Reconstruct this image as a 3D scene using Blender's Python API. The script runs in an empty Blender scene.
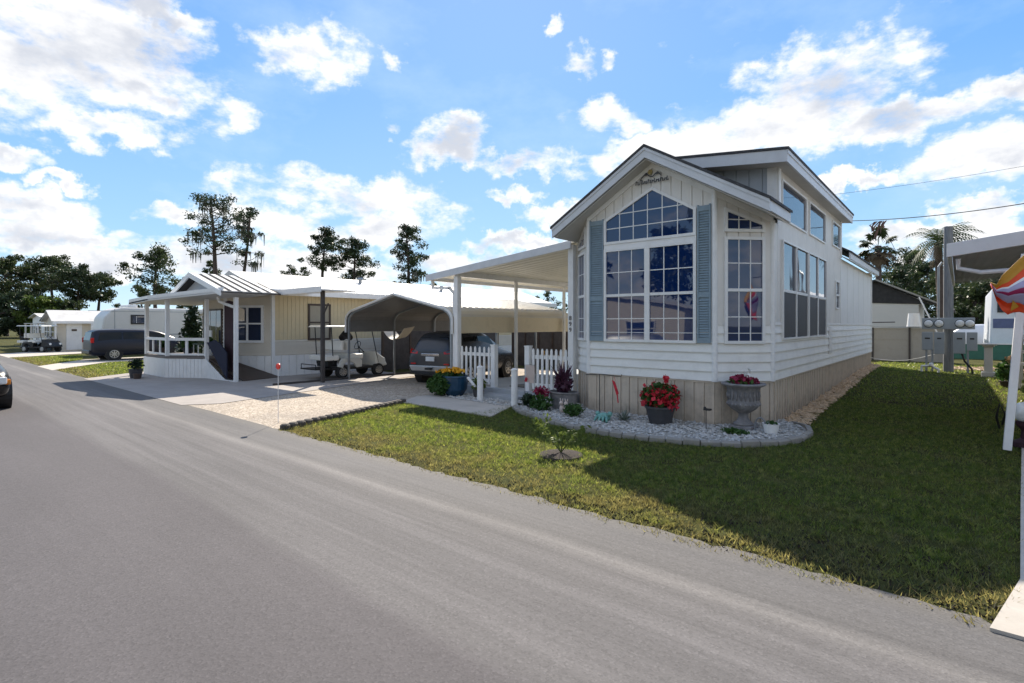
import bpy, bmesh, math, random
import numpy as np
from mathutils import Vector, Matrix
random.seed(7); RN = np.random.default_rng(11)
sc = bpy.context.scene
C = sc.collection
R = math.radians
# ---------------------------------------------------------------- materials
def nt(name):
    m = bpy.data.materials.new(name); m.use_nodes = True
    n = m.node_tree; b = n.nodes['Principled BSDF']; return m, n, b
def pos_noise(n, scale, detail=4, rough=.6, vec=None, obj=False):
    t = n.nodes.new('ShaderNodeTexNoise'); t.inputs['Scale'].default_value = scale
    t.inputs['Detail'].default_value = detail; t.inputs['Roughness'].default_value = rough
    if vec is None:
        g = n.nodes.new('ShaderNodeNewGeometry'); vec = g.outputs['Position']
    n.links.new(vec, t.inputs['Vector']); return t.outputs['Fac']
def ramp(n, fac, stops):
    r = n.nodes.new('ShaderNodeValToRGB'); e = r.color_ramp.elements
    while len(e) < len(stops): e.new(.5)
    for i, (p, c) in enumerate(stops):
        e[i].position = p; e[i].color = (*c, 1)
    n.links.new(fac, r.inputs['Fac']); return r.outputs['Color']
def mixc(n, fac, a, b, mode='MIX'):
    m = n.nodes.new('ShaderNodeMix'); m.data_type = 'RGBA'; m.blend_type = mode
    for v, s in ((fac, m.inputs['Factor']), (a, m.inputs['A']), (b, m.inputs['B'])):
        if hasattr(v, 'node'): n.links.new(v, s)
        elif isinstance(v, tuple): s.default_value = (*v, 1)
        else: s.default_value = v
    return [o for o in m.outputs if o.type == 'RGBA'][0]
def mth(n, op, a, b=None, c=None, clamp=False):
    m = n.nodes.new('ShaderNodeMath'); m.operation = op; m.use_clamp = clamp
    for i, v in enumerate((a, b, c)):
        if v is None: continue
        if hasattr(v, 'node'): n.links.new(v, m.inputs[i])
        else: m.inputs[i].default_value = v
    return m.outputs[0]
def stretched(n, s):
    g = n.nodes.new('ShaderNodeNewGeometry'); m = n.nodes.new('ShaderNodeMapping')
    m.inputs['Scale'].default_value = s; n.links.new(g.outputs['Position'], m.inputs['Vector']); return m.outputs[0]
def bump(n, b, h, strength=.3, dist=.01):
    u = n.nodes.new('ShaderNodeBump'); u.inputs['Strength'].default_value = strength; u.inputs['Distance'].default_value = dist
    n.links.new(h, u.inputs['Height']); n.links.new(u.outputs['Normal'], b.inputs['Normal'])
def mat(name, col, rough=.6, metal=0, var=.12, scale=6, stretch=None, bmp=0, spec=None, dirt=None):
    """plain surface whose own colour wanders a little, with optional dirt patches"""
    m, n, b = nt(name)
    vec = stretched(n, stretch) if stretch else None
    f = pos_noise(n, scale, 5, .6, vec)
    lo = tuple(c*(1-var) for c in col); hi = tuple(min(1, c*(1+var)) for c in col)
    c = ramp(n, f, [(.3, lo), (.7, hi)])
    if dirt:
        f2 = pos_noise(n, dirt[1], 6, .7)
        c = mixc(n, ramp(n, f2, [(.50, (0, 0, 0)), (.72, (dirt[2],)*3)]), c, dirt[0])
    n.links.new(c, b.inputs['Base Color'])
    b.inputs['Roughness'].default_value = rough; b.inputs['Metallic'].default_value = metal
    if spec is not None: b.inputs['Specular IOR Level'].default_value = spec
    if bmp: bump(n, b, pos_noise(n, scale*8, 4), bmp, .01)
    return m
def leafmat(name, a, b_, scale=1.2, transl=.25):
    m, n, b = nt(name)
    f = pos_noise(n, scale, 3); c = ramp(n, f, [(.35, a), (.65, b_)])
    n.links.new(c, b.inputs['Base Color']); b.inputs['Roughness'].default_value = .55
    b.inputs['Specular IOR Level'].default_value = .3
    t = n.nodes.new('ShaderNodeBsdfTranslucent'); n.links.new(c, t.inputs['Color'])
    x = n.nodes.new('ShaderNodeMixShader'); x.inputs[0].default_value = transl
    o = n.nodes['Material Output']
    n.links.new(b.outputs[0], x.inputs[1]); n.links.new(t.outputs[0], x.inputs[2]); n.links.new(x.outputs[0], o.inputs['Surface'])
    return m
def glassmat(name, col, ior=1.75, wav=.05):
    m, n, b = nt(name)
    b.inputs['Base Color'].default_value = (*col, 1); b.inputs['Roughness'].default_value = .02
    b.inputs['IOR'].default_value = ior
    bump(n, b, pos_noise(n, 1.3, 1), wav, .05)
    return m
M = {}
M['white'] = mat('white_paint', (.79, .78, .76), .45, var=.04, scale=3, dirt=((.5, .47, .42), 5, .25))
M['siding'] = mat('vinyl_siding', (.80, .785, .74), .5, var=.05, scale=2, stretch=(1, 1, 3), bmp=.05, dirt=((.48, .46, .42), 2.2, .3))
M['sidingv'] = mat('ribbed_siding', (.73, .70, .65), .5, var=.05, scale=2, stretch=(2, 2, .5), bmp=.05, dirt=((.42, .41, .38), 1.7, .3))
M['sidingw'] = mat('smooth_siding', (.74, .73, .71), .5, var=.04, scale=2)
M['greyside'] = mat('grey_board', (.40, .43, .47), .55, var=.08, scale=3)
M['skirt'] = mat('tan_skirting', (.58, .49, .39), .6, var=.08, scale=3, stretch=(6, 6, .6), dirt=((.28, .24, .19), 3, .55))
def splash(m):
    n = m.node_tree; b = n.nodes['Principled BSDF']; src = b.inputs['Base Color'].links[0].from_socket
    g = n.nodes.new('ShaderNodeNewGeometry'); sx = n.nodes.new('ShaderNodeSeparateXYZ'); n.links.new(g.outputs['Position'], sx.inputs[0])
    k = mth(n, 'SUBTRACT', mth(n, 'ADD', .42, mth(n, 'MULTIPLY', mth(n, 'SUBTRACT', pos_noise(n, 4, 6, .75), .5), 1.1)), sx.outputs[2])
    k = mth(n, 'MULTIPLY', k, 2.2, clamp=True)
    n.links.new(mixc(n, mth(n, 'MULTIPLY', k, .6), src, (.20, .165, .13)), b.inputs['Base Color'])
splash(M['skirt'])
M['fascia'] = mat('fascia_paint', (.62, .63, .65), .45, var=.05, scale=3, dirt=((.4, .4, .4), 4, .25))
M['shutter'] = mat('blue_grey_shutter', (.21, .28, .33), .5, var=.1, scale=8)
M['shingle'] = mat('dark_shingle', (.06, .06, .065), .9, var=.4, scale=18, bmp=.5)
M['soffit'] = mat('soffit', (.55, .53, .49), .6, var=.05)
M['glass'] = glassmat('window_glass', (.004, .020, .09), 1.8)
M['screen'] = mat('insect_screen_mesh', (.035, .038, .05), .6)
M['sideglass'] = glassmat('side_window_glass', (.03, .04, .07), 2.0)
M['carglass'] = glassmat('car_glass', (.006, .008, .010), 1.35, .01)
M['emblem'] = mat('emblem_black', (.03, .03, .035), .4)
M['gold'] = mat('emblem_gold', (.35, .27, .09), .4)
M['galv'] = mat('galvanised', (.30, .32, .34), .4, .5, var=.12, scale=5)
M['cpwhite'] = mat('carport_roof_metal', (.62, .58, .50), .35, .0, var=.05, scale=1.5, stretch=(1, .2, 1), dirt=((.5, .47, .42), 1.4, .4))
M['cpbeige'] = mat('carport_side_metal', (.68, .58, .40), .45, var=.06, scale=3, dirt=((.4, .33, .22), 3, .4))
M['cpinside'] = mat('carport_inner_metal', (.17, .17, .17), .5, var=.08)  # dark grey puts the carport's inner shade into the colour
M['nbyellow'] = mat('cream_siding', (.66, .54, .33), .55, var=.06, scale=3, dirt=((.38, .33, .24), 3, .35))
M['nbbeige'] = mat('beige_siding', (.64, .58, .48), .55, var=.05, scale=3)
M['roofwhite'] = mat('white_roof_metal', (.62, .60, .56), .55, var=.08, scale=1.2, dirt=((.40, .37, .32), .9, .6))
M['roofdark'] = mat('dark_metal_band', (.07, .065, .06), .95, var=.1, spec=.1)
M['brown'] = mat('brown_trim', (.06, .04, .03), .5, var=.15)
M['curtain'] = mat('drawn_blind', (.38, .34, .26), .7, var=.12, scale=20, stretch=(6, 6, .3))
M['black'] = mat('black_plastic', (.012, .012, .013), .5, var=.2)
M['rubber'] = mat('tyre_rubber', (.02, .02, .02), .85, var=.2)
M['rim'] = mat('alloy_rim', (.45, .46, .47), .3, .8)
M['suv'] = mat('dark_grey_car_paint', (.06, .065, .075), .25, .4, var=.05)
M['suvsilver'] = mat('silver_bumper', (.45, .46, .47), .35, .6)
M['van'] = mat('navy_car_paint', (.003, .005, .016), .35, .0, var=.05)
M['blackpaint'] = mat('black_car_paint', (.006, .006, .007), .25, .1, var=.05)
M['rag'] = mat('brown_rag', (.14, .09, .08), .9, var=.4)
M['redlamp'] = mat('red_lamp_lens', (.5, .015, .015), .15, var=.1)
M['amber'] = mat('amber_lens', (.6, .2, .02), .2)
M['lens'] = mat('clear_lens', (.75, .76, .74), .12)
M['chrome'] = mat('chrome', (.65, .66, .68), .15, .9)
M['plate'] = mat('number_plate', (.6, .63, .66), .4)
M['cartwhite'] = mat('cart_body_white', (.60, .60, .56), .35, var=.05)
M['seatcream'] = mat('cream_vinyl', (.78, .76, .70), .5, var=.06)
M['seatblack'] = mat('black_vinyl', (.02, .02, .022), .5)
M['concrete'] = mat('concrete', (.33, .295, .265), .85, var=.1, scale=1.3, bmp=.2, dirt=((.24, .22, .2), 1.1, .6))
M['conclight'] = mat('pale_concrete', (.48, .43, .37), .85, var=.1, scale=2, bmp=.2, dirt=((.36, .33, .28), 1.7, .6))
M['slab'] = mat('patio_slab', (.36, .38, .40), .8, var=.1, scale=2, bmp=.15, dirt=((.25, .25, .25), 3, .5))
M['edging'] = mat('block_edging', (.27, .25, .22), .9, var=.2, scale=5, bmp=.4, dirt=((.12, .12, .1), 5, .6))
M['edgedark'] = mat('log_edging', (.10, .085, .07), .9, var=.3, scale=9, bmp=.4)
M['urn'] = mat('cast_stone_urn', (.20, .19, .19), .85, var=.25, scale=9, bmp=.6, dirt=((.38, .36, .34), 8, .6))
M['potdark'] = mat('dark_planter', (.05, .05, .055), .6, var=.2)
M['potblue'] = mat('blue_glazed_pot', (.012, .05, .10), .25, var=.2)
M['red'] = mat('red_petals', (.50, .012, .03), .6, var=.4, scale=18)
M['magenta'] = mat('magenta_petals', (.25, .01, .05), .6, var=.4, scale=18)
M['yellow'] = mat('yellow_petals', (.75, .38, .01), .6, var=.25, scale=22)
M['purple'] = mat('purple_leaf', (.07, .02, .045), .6, var=.4, scale=14)
M['whitepetal'] = mat('white_petals', (.75, .74, .7), .6)
M['pinkstone'] = mat('pink_figurine', (.55, .45, .40), .7, var=.1)
M['teal'] = mat('verdigris_ornament', (.15, .34, .30), .6, var=.2, scale=20)
M['metalblk'] = mat('black_iron', (.02, .02, .02), .5)
M['rock'] = mat('white_marble_chip', (.44, .43, .41), .85, var=.45, scale=30)
M['rocktan'] = mat('tan_stone', (.50, .36, .23), .85, var=.3, scale=12)
M['mulch'] = mat('dark_mulch', (.035, .024, .02), .95, var=.5, scale=30, bmp=1)
M['bark'] = mat('pine_bark', (.075, .055, .045), .9, var=.3, scale=5, bmp=.6)
M['wood'] = mat('weathered_pole', (.20, .205, .21), .85, var=.25, scale=5, stretch=(8, 8, .6), bmp=.3)
M['wooddark'] = mat('dark_timber', (.07, .06, .055), .85, var=.25, scale=5, bmp=.3)
M['deck'] = mat('deck_boards', (.16, .14, .125), .8, var=.15, scale=6)
M['greybox'] = mat('grey_enclosure', (.33, .36, .38), .45, .2, var=.06)
M['panel'] = mat('grey_screen_panel', (.36, .34, .30), .8, var=.1, scale=2, dirt=((.22, .2, .17), 2, .5))
M['tarp'] = mat('dark_roof_felt', (.035, .033, .032), .8, var=.3)
M['green'] = mat('green_screen', (.05, .16, .11), .7, var=.1)
M['rvwhite'] = mat('rv_gelcoat', (.62, .60, .55), .4, var=.05, scale=1, dirt=((.45, .42, .37), 1, .3))
M['rvw2'] = mat('rv_white', (.70, .73, .78), .35, var=.04)
M['rvblue'] = mat('rv_stripe', (.10, .13, .25), .4)
M['clothred'] = mat('orange_red_cloth', (.72, .07, .015), .6, var=.1)
M['clothgold'] = mat('gold_cloth', (.55, .28, .03), .6)
M['clothlilac'] = mat('lilac_cloth', (.38, .34, .50), .6)
M['clothmag'] = mat('magenta_cloth', (.28, .01, .07), .6)
M['clothnavy'] = mat('navy_canvas', (.012, .014, .035), .8)
M['clothburg'] = mat('burgundy_canvas', (.030, .008, .014), .8)
M['hazard'] = mat('red_reflector', (.8, .05, .03), .4)
M['leafpine'] = leafmat('pine_needles', (.028, .045, .022), (.06, .085, .035), .5, .2)
M['leafoak'] = leafmat('oak_leaves', (.030, .048, .018), (.075, .10, .035), .35, .25)
M['leafbright'] = leafmat('bright_leaves', (.07, .12, .02), (.14, .18, .04), .8, .35)
M['leafplant'] = leafmat('plant_leaves', (.03, .08, .02), (.07, .14, .03), 8, .3)
M['leafgrey'] = leafmat('grey_green_leaves', (.10, .13, .10), (.20, .24, .20), 8, .2)
M['leafpalm'] = leafmat('palm_fronds', (.035, .06, .02), (.08, .105, .04), 1, .3)
M['palmdead'] = leafmat('dry_fronds', (.14, .10, .06), (.22, .17, .11), 1, .2)
M['moss'] = leafmat('hanging_moss', (.09, .095, .08), (.14, .14, .12), 2, .2)
M['cedar'] = leafmat('cedar_leaves', (.015, .035, .018), (.03, .055, .025), 2, .15)
M['bareTwig'] = mat('bare_twigs', (.22, .17, .13), .9, var=.2)

def corrugated(name, col, axis, period, dirt=True, amp=.5, translucent=0):
    m, n, b = nt(name)
    g = n.nodes.new('ShaderNodeNewGeometry'); s = n.nodes.new('ShaderNodeSeparateXYZ'); n.links.new(g.outputs['Position'], s.inputs[0])
    w = mth(n, 'SINE', mth(n, 'MULTIPLY', s.outputs[axis], 2*math.pi/period))
    f = pos_noise(n, 1.5, 5)
    c = ramp(n, f, [(.3, tuple(v*.85 for v in col)), (.7, col)])
    n.links.new(c, b.inputs['Base Color']); b.inputs['Roughness'].default_value = .4
    bump(n, b, w, amp, .03)
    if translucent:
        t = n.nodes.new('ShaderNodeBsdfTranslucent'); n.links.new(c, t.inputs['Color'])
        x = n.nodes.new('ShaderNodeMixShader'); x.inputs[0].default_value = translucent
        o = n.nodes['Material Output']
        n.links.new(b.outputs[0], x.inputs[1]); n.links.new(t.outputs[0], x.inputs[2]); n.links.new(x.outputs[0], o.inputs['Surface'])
    return m
M['awning'] = corrugated('pan_awning_metal', (.78, .75, .66), 1, .3, amp=.8, translucent=.25)  # translucency stands in for ground bounce brightening the metal underside
M['dampan'] = corrugated('neighbour_pan_metal', (.45, .46, .48), 1, .22, amp=.8)

def road_material():
    m, n, b = nt('asphalt')
    g = n.nodes.new('ShaderNodeNewGeometry'); s = n.nodes.new('ShaderNodeSeparateXYZ'); n.links.new(g.outputs['Position'], s.inputs[0])
    warp = pos_noise(n, .35, 3)
    y = mth(n, 'ADD', s.outputs[1], mth(n, 'MULTIPLY', mth(n, 'SUBTRACT', warp, .5), .35))
    streak = pos_noise(n, 1, 5, .65, stretched(n, (.12, 5, 1)))
    streak2 = pos_noise(n, 1, 4, .6, stretched(n, (.3, 16, 1)))
    base = ramp(n, mth(n, 'MULTIPLY_ADD', y, .1, 0.0), [(0, (.088, .080, .081)), (.212, (.095, .086, .087)), (.228, (.128, .119, .116)), (.30, (.120, .112, .110)),
                (.36, (.128, .119, .115)), (.375, (.172, .16, .15)), (.39, (.130, .122, .117)), (.43, (.112, .106, .103)), (.47, (.14, .128, .11))])
    lane = ramp(n, mth(n, 'MULTIPLY', y, .1), [(.20, (.15,)*3), (.24, (1,)*3), (.40, (1,)*3), (.44, (.3,)*3)])
    st = ramp(n, streak, [(.35, (.84,)*3), (.65, (1.12,)*3)])
    st2 = ramp(n, streak2, [(.35, (.93,)*3), (.65, (1.06,)*3)])
    c = mixc(n, lane, base, mixc(n, 1.0, base, st, 'MULTIPLY'))
    c = mixc(n, lane, c, mixc(n, 1.0, c, st2, 'MULTIPLY'))
    big = ramp(n, pos_noise(n, 1, 4, .6, stretched(n, (.16, .55, 1))), [(.3, (.84,)*3), (.7, (1.14,)*3)])
    c = mixc(n, 1.0, c, big, 'MULTIPLY')
    agg = n.nodes.new('ShaderNodeTexVoronoi'); agg.inputs['Scale'].default_value = 70
    n.links.new(g.outputs['Position'], agg.inputs['Vector'])
    sp = ramp(n, agg.outputs['Color'], [(.1, (.72,)*3), (.9, (1.3,)*3)])
    bw = n.nodes.new('ShaderNodeSeparateColor'); n.links.new(agg.outputs['Color'], bw.inputs[0])
    sp = ramp(n, bw.outputs[0], [(.05, (.78,)*3), (.35, (.98,)*3), (.8, (1.02,)*3), (.97, (1.22,)*3)])
    c = mixc(n, .8, c, mixc(n, 1.0, c, sp, 'MULTIPLY'))
    spots = ramp(n, pos_noise(n, 1.1, 8, .8), [(.66, (1, 1, 1)), (.72, (.80, .80, .80))])
    c = mixc(n, 1.0, c, spots, 'MULTIPLY')
    n.links.new(c, b.inputs['Base Color']); b.inputs['Roughness'].default_value = .85; b.inputs['Specular IOR Level'].default_value = .35
    bump(n, b, agg.outputs['Distance'], .22, .005)
    return m
M['road'] = road_material()
def ground_material(name, stops, scale=2.5):
    m, n, b = nt(name)
    f = pos_noise(n, scale, 8, .75)
    f2 = pos_noise(n, .45, 3)
    c = ramp(n, f, stops)
    c = mixc(n, ramp(n, f2, [(.4, (0, 0, 0)), (.65, (.6,)*3)]), c, mixc(n, 1.0, c, (1.25, 1.0, .8), 'MULTIPLY'))
    n.links.new(c, b.inputs['Base Color']); b.inputs['Roughness'].default_value = 1; b.inputs['Specular IOR Level'].default_value = .1
    bump(n, b, pos_noise(n, 25, 5, .7), .9, .03)
    return m
M['turf'] = ground_material('lawn_soil_and_thatch', [(.3, (.035, .026, .016)), (.45, (.05, .055, .018)), (.6, (.085, .09, .028)), (.75, (.15, .13, .06))])
M['grass'] = None
def blade_material():
    m, n, b = nt('grass_blades')
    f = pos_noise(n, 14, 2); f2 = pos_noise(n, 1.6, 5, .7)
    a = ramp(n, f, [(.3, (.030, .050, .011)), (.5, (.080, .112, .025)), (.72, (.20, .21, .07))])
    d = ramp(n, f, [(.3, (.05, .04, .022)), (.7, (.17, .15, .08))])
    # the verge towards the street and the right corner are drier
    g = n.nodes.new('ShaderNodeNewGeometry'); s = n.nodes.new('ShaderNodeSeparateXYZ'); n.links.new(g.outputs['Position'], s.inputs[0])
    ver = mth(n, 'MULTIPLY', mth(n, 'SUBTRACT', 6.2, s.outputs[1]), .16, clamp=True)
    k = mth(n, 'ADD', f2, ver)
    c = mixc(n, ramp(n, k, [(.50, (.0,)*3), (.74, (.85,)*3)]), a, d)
    n.links.new(c, b.inputs['Base Color']); b.inputs['Roughness'].default_value = .42; b.inputs['Specular IOR Level'].default_value = .5
    t = n.nodes.new('ShaderNodeBsdfTranslucent'); n.links.new(mixc(n, 1.0, c, (2.9, 2.75, 1.9), 'MULTIPLY'), t.inputs['Color'])
    x = n.nodes.new('ShaderNodeMixShader'); x.inputs[0].default_value = .55
    o = n.nodes['Material Output']
    n.links.new(b.outputs[0], x.inputs[1]); n.links.new(t.outputs[0], x.inputs[2]); n.links.new(x.outputs[0], o.inputs['Surface'])
    return m
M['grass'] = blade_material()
def gravel_material():
    m, n, b = nt('crushed_shell_gravel')
    v = n.nodes.new('ShaderNodeTexVoronoi'); v.inputs['Scale'].default_value = 28
    g = n.nodes.new('ShaderNodeNewGeometry'); n.links.new(g.outputs['Position'], v.inputs['Vector'])
    sep = n.nodes.new('ShaderNodeSeparateColor'); n.links.new(v.outputs['Color'], sep.inputs[0])
    c = ramp(n, sep.outputs[0], [(0, (.27, .21, .155)), (.5, (.42, .35, .27)), (1, (.60, .52, .42))])
    c = mixc(n, ramp(n, pos_noise(n, .8, 6, .7), [(.45, (0, 0, 0)), (.7, (.7,)*3)]), c, (.27, .23, .19))
    n.links.new(c, b.inputs['Base Color']); b.inputs['Roughness'].default_value = .95
    bump(n, b, v.outputs['Distance'], .8, .02); return m
M['gravel'] = gravel_material()

# ---------------------------------------------------------------- object helpers
def tag(o, label=None, cat=None, group=None, kind=None):
    if label: o['label'] = label
    if cat: o['category'] = cat
    if group: o['group'] = group
    if kind: o['kind'] = kind
    return o
def thing(name, label, cat, loc=(0, 0, 0), rz=0, group=None):
    o = bpy.data.objects.new(name, None); C.objects.link(o); o.empty_display_size = .2
    o.location = loc; o.rotation_euler = (0, 0, rz); return tag(o, label, cat, group)
def root_loc(o):
    while o.parent: o = o.parent
    return Vector(o.location)
def finish(me, name, m, parent, world):
    ob = bpy.data.objects.new(name, me); C.objects.link(ob)
    if m is not None: me.materials.append(m)
    if parent is not None:
        ob.parent = parent
        if world:
            l = root_loc(parent); me.transform(Matrix.Translation(-l))
    else:
        vs = np.zeros(len(me.vertices)*3); me.vertices.foreach_get('co', vs); vs = vs.reshape(-1, 3)
        if len(vs):
            c = Vector(((vs[:, 0].min()+vs[:, 0].max())/2, (vs[:, 1].min()+vs[:, 1].max())/2, vs[:, 2].min()))
            me.transform(Matrix.Translation(-c)); ob.location = c
    return ob
class Frame:
    """a wall plane: s runs along it, z up, d out of it"""
    def __init__(s, p0, p1):
        s.o = Vector((p0[0], p0[1], 0)); t = Vector((p1[0]-p0[0], p1[1]-p0[1], 0)); s.L = t.length; s.t = t.normalized()
        s.n = Vector((s.t.y, -s.t.x, 0))
    def pt(s, a, z, d=0): return s.o+s.t*a+s.n*d+Vector((0, 0, z))
class MB:
    def __init__(s): s.v = []; s.f = []
    def face(s, pts):
        i = len(s.v); s.v += [tuple(p) for p in pts]; s.f.append(tuple(range(i, i+len(pts))))
    def hexa(s, p):   # 8 points: bottom 4, top 4
        i = len(s.v); s.v += [tuple(q) for q in p]
        for q in ((3, 2, 1, 0), (4, 5, 6, 7), (0, 1, 5, 4), (1, 2, 6, 5), (2, 3, 7, 6), (3, 0, 4, 7)): s.f.append(tuple(i+k for k in q))
        return s
    def box(s, x0, x1, y0, y1, z0, z1):
        return s.hexa([(x0, y0, z0), (x1, y0, z0), (x1, y1, z0), (x0, y1, z0), (x0, y0, z1), (x1, y0, z1), (x1, y1, z1), (x0, y1, z1)])
    def fbox(s, F, a0, a1, z0, z1, d0, d1):
        return s.hexa([F.pt(a0, z0, d1), F.pt(a1, z0, d1), F.pt(a1, z0, d0), F.pt(a0, z0, d0), F.pt(a0, z1, d1), F.pt(a1, z1, d1), F.pt(a1, z1, d0), F.pt(a0, z1, d0)])
    def fpoly(s, F, pts, d0, d1):
        return s.prism([F.pt(a, z, d1) for a, z in pts], F.n*(d0-d1))
    def prism(s, pts, ex):
        ex = Vector(ex); n = len(pts); i = len(s.v)
        a = [Vector(p) for p in pts]; s.v += [tuple(p) for p in a]+[tuple(p+ex) for p in a]
        s.f.append(tuple(range(i, i+n))); s.f.append(tuple(range(i+2*n-1, i+n-1, -1)))
        for k in range(n):
            j = (k+1) % n; s.f.append((i+j, i+k, i+n+k, i+n+j))
        return s
    def beam(s, p0, p1, w, h):
        p0, p1 = Vector(p0), Vector(p1); d = (p1-p0).normalized(); up = Vector((0, 0, 1))
        if abs(d.z) > .95: up = Vector((0, 1, 0))
        r = d.cross(up).normalized(); u = r.cross(d).normalized()
        q = lambda p: [p-r*w/2-u*h/2, p+r*w/2-u*h/2, p+r*w/2+u*h/2, p-r*w/2+u*h/2]
        return s.hexa(q(p0)+q(p1))
    def tube(s, pts, rads, n=8, cap=True):
        pts = [Vector(p) for p in pts]
        if not hasattr(rads, '__len__'): rads = [rads]*len(pts)
        i0 = len(s.v); prev = None
        for k, p in enumerate(pts):
            d = (pts[min(k+1, len(pts)-1)]-pts[max(k-1, 0)]).normalized()
            r = d.cross(Vector((0, 0, 1))) if prev is None else prev-d*prev.dot(d)
            if r.length < 1e-3: r = Vector((1, 0, 0))
            r.normalize(); prev = r; u = r.cross(d)
            for a in range(n):
                t = 2*math.pi*a/n; s.v.append(tuple(p+(r*math.cos(t)+u*math.sin(t))*rads[k]))
        for k in range(len(pts)-1):
            for a in range(n):
                b = (a+1) % n; s.f.append((i0+k*n+a, i0+k*n+b, i0+(k+1)*n+b, i0+(k+1)*n+a))
        if cap:
            s.f.append(tuple(i0+a for a in range(n-1, -1, -1))); s.f.append(tuple(i0+(len(pts)-1)*n+a for a in range(n)))
        return s
    def lathe(s, c, prof, n=20, axis='z'):
        i0 = len(s.v)
        for r, z in prof:
            for a in range(n):
                t = 2*math.pi*a/n; p = (r*math.cos(t), r*math.sin(t), z)
                if axis == 'x': p = (z, p[0], p[1])
                if axis == 'y': p = (p[0], z, p[1])
                s.v.append((c[0]+p[0], c[1]+p[1], c[2]+p[2]))
        for k in range(len(prof)-1):
            for a in range(n):
                b = (a+1) % n; s.f.append((i0+k*n+a, i0+k*n+b, i0+(k+1)*n+b, i0+(k+1)*n+a))
        s.f.append(tuple(i0+a for a in range(n-1, -1, -1))); s.f.append(tuple(i0+(len(prof)-1)*n+a for a in range(n)))
        return s
    def blob(s, c, r, n=8, jit=.15, sq=(1, 1, 1)):
        i0 = len(s.v); m = max(4, n//2+1)
        for k in range(m+1):
            ph = math.pi*k/m
            for a in range(n):
                t = 2*math.pi*a/n; q = r*(1+random.uniform(-jit, jit)) if 0 < k < m else r
                s.v.append((c[0]+q*math.sin(ph)*math.cos(t)*sq[0], c[1]+q*math.sin(ph)*math.sin(t)*sq[1], c[2]-q*math.cos(ph)*sq[2]))
        for k in range(m):
            for a in range(n):
                b = (a+1) % n; s.f.append((i0+k*n+a, i0+k*n+b, i0+(k+1)*n+b, i0+(k+1)*n+a))
        return s
    def build(s, name, m, parent=None, world=True, smooth=False, bevel=0):
        me = bpy.data.meshes.new(name); me.from_pydata(s.v, [], s.f)
        bm = bmesh.new(); bm.from_mesh(me)
        bmesh.ops.remove_doubles(bm, verts=bm.verts, dist=.00005)
        bmesh.ops.recalc_face_normals(bm, faces=bm.faces); bm.to_mesh(me); bm.free()
        if smooth: me.polygons.foreach_set('use_smooth', [True]*len(me.polygons))
        ob = finish(me, name, m, parent, world)
        if bevel:
            b = ob.modifiers.new('bevel', 'BEVEL'); b.width = bevel; b.segments = 2; b.limit_method = 'ANGLE'
        return ob
def leaves(cs, rads, counts, size, flat=0, asp=.5, droop=0):
    """leaf quads scattered through blobs: centres, radii (x,y,z), counts"""
    P = []
    for c, r, k in zip(cs, rads, counts):
        d = RN.normal(size=(k, 3)); d /= np.linalg.norm(d, axis=1)[:, None]
        q = RN.random(k)**.6
        P.append(np.array(c)+d*q[:, None]*np.array(r))
    P = np.concatenate(P); n = len(P)
    a = RN.normal(size=(n, 3)); a[:, 2] = a[:, 2]*(1-flat)-droop; a /= np.linalg.norm(a, axis=1)[:, None]
    b = np.cross(a, RN.normal(size=(n, 3))); b /= np.linalg.norm(b, axis=1)[:, None]
    s = size*(.6+.8*RN.random(n))[:, None]
    V = np.stack([P-a*s, P+b*s*asp, P+a*s, P-b*s*asp], 1).reshape(-1, 3)
    return V
def quadmesh(name, V, m, parent=None, world=True, k=4):
    n = len(V)//k; me = bpy.data.meshes.new(name)
    me.vertices.add(len(V)); me.vertices.foreach_set('co', np.ascontiguousarray(V, dtype=np.float32).ravel())
    me.loops.add(n*k); me.loops.foreach_set('vertex_index', np.arange(n*k, dtype=np.int32))
    me.polygons.add(n); me.polygons.foreach_set('loop_start', np.arange(n, dtype=np.int32)*k)
    me.polygons.foreach_set('loop_total', np.full(n, k, dtype=np.int32)); me.update(calc_edges=True)
    return finish(me, name, m, parent, world)
def copy_tree(o, parent=None):
    c = o.copy(); C.objects.link(c); c.parent = parent
    for ch in list(o.children): copy_tree(ch, c)
    return c

# ---------------------------------------------------------------- camera, sun, sky
EYE = 1.9; FP = 530.0
AX = (-.6455, .7638); AR = (.7638, .6455)      # camera axis and right vector on the ground
def ray(u, D):                                  # ground position at view depth D in the direction of picture column u
    k = (u-512)/FP; return (D*(AX[0]+k*AR[0]), D*(AX[1]+k*AR[1]))
cam = bpy.data.objects.new('camera', bpy.data.cameras.new('camera')); C.objects.link(cam); sc.camera = cam
cam.location = (0, 0, EYE); cam.rotation_euler = (R(90), 0, math.atan2(-AX[0], AX[1]))
cam.data.sensor_width = 36; cam.data.lens = 36*FP/1024; cam.data.clip_end = 2000; cam.data.shift_y = -16.5/1024
sundir = Vector((-.80, .925, 1.0)).normalized()
SUN_EL = math.asin(sundir.z); SUN_AZ = math.atan2(sundir.x, sundir.y)
sl = bpy.data.lights.new('sun', 'SUN'); sl.energy = 5.0; sl.angle = R(.53); sl.color = (1, .91, .78)
so = bpy.data.objects.new('sun', sl); C.objects.link(so); so.rotation_euler = sundir.to_track_quat('Z', 'Y').to_euler(); so.location = (-20, 30, 40)
w = bpy.data.worlds.new('World'); sc.world = w; w.use_nodes = True
wn = w.node_tree; bg = wn.nodes['Background']
sky = wn.nodes.new('ShaderNodeTexSky'); sky.sky_type = 'NISHITA'; sky.sun_disc = False
sky.sun_elevation = SUN_EL; sky.sun_rotation = SUN_AZ; sky.altitude = 10; sky.air_density = 1.0; sky.dust_density = .1; sky.ozone_density = 1.3
SKY = .12
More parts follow.
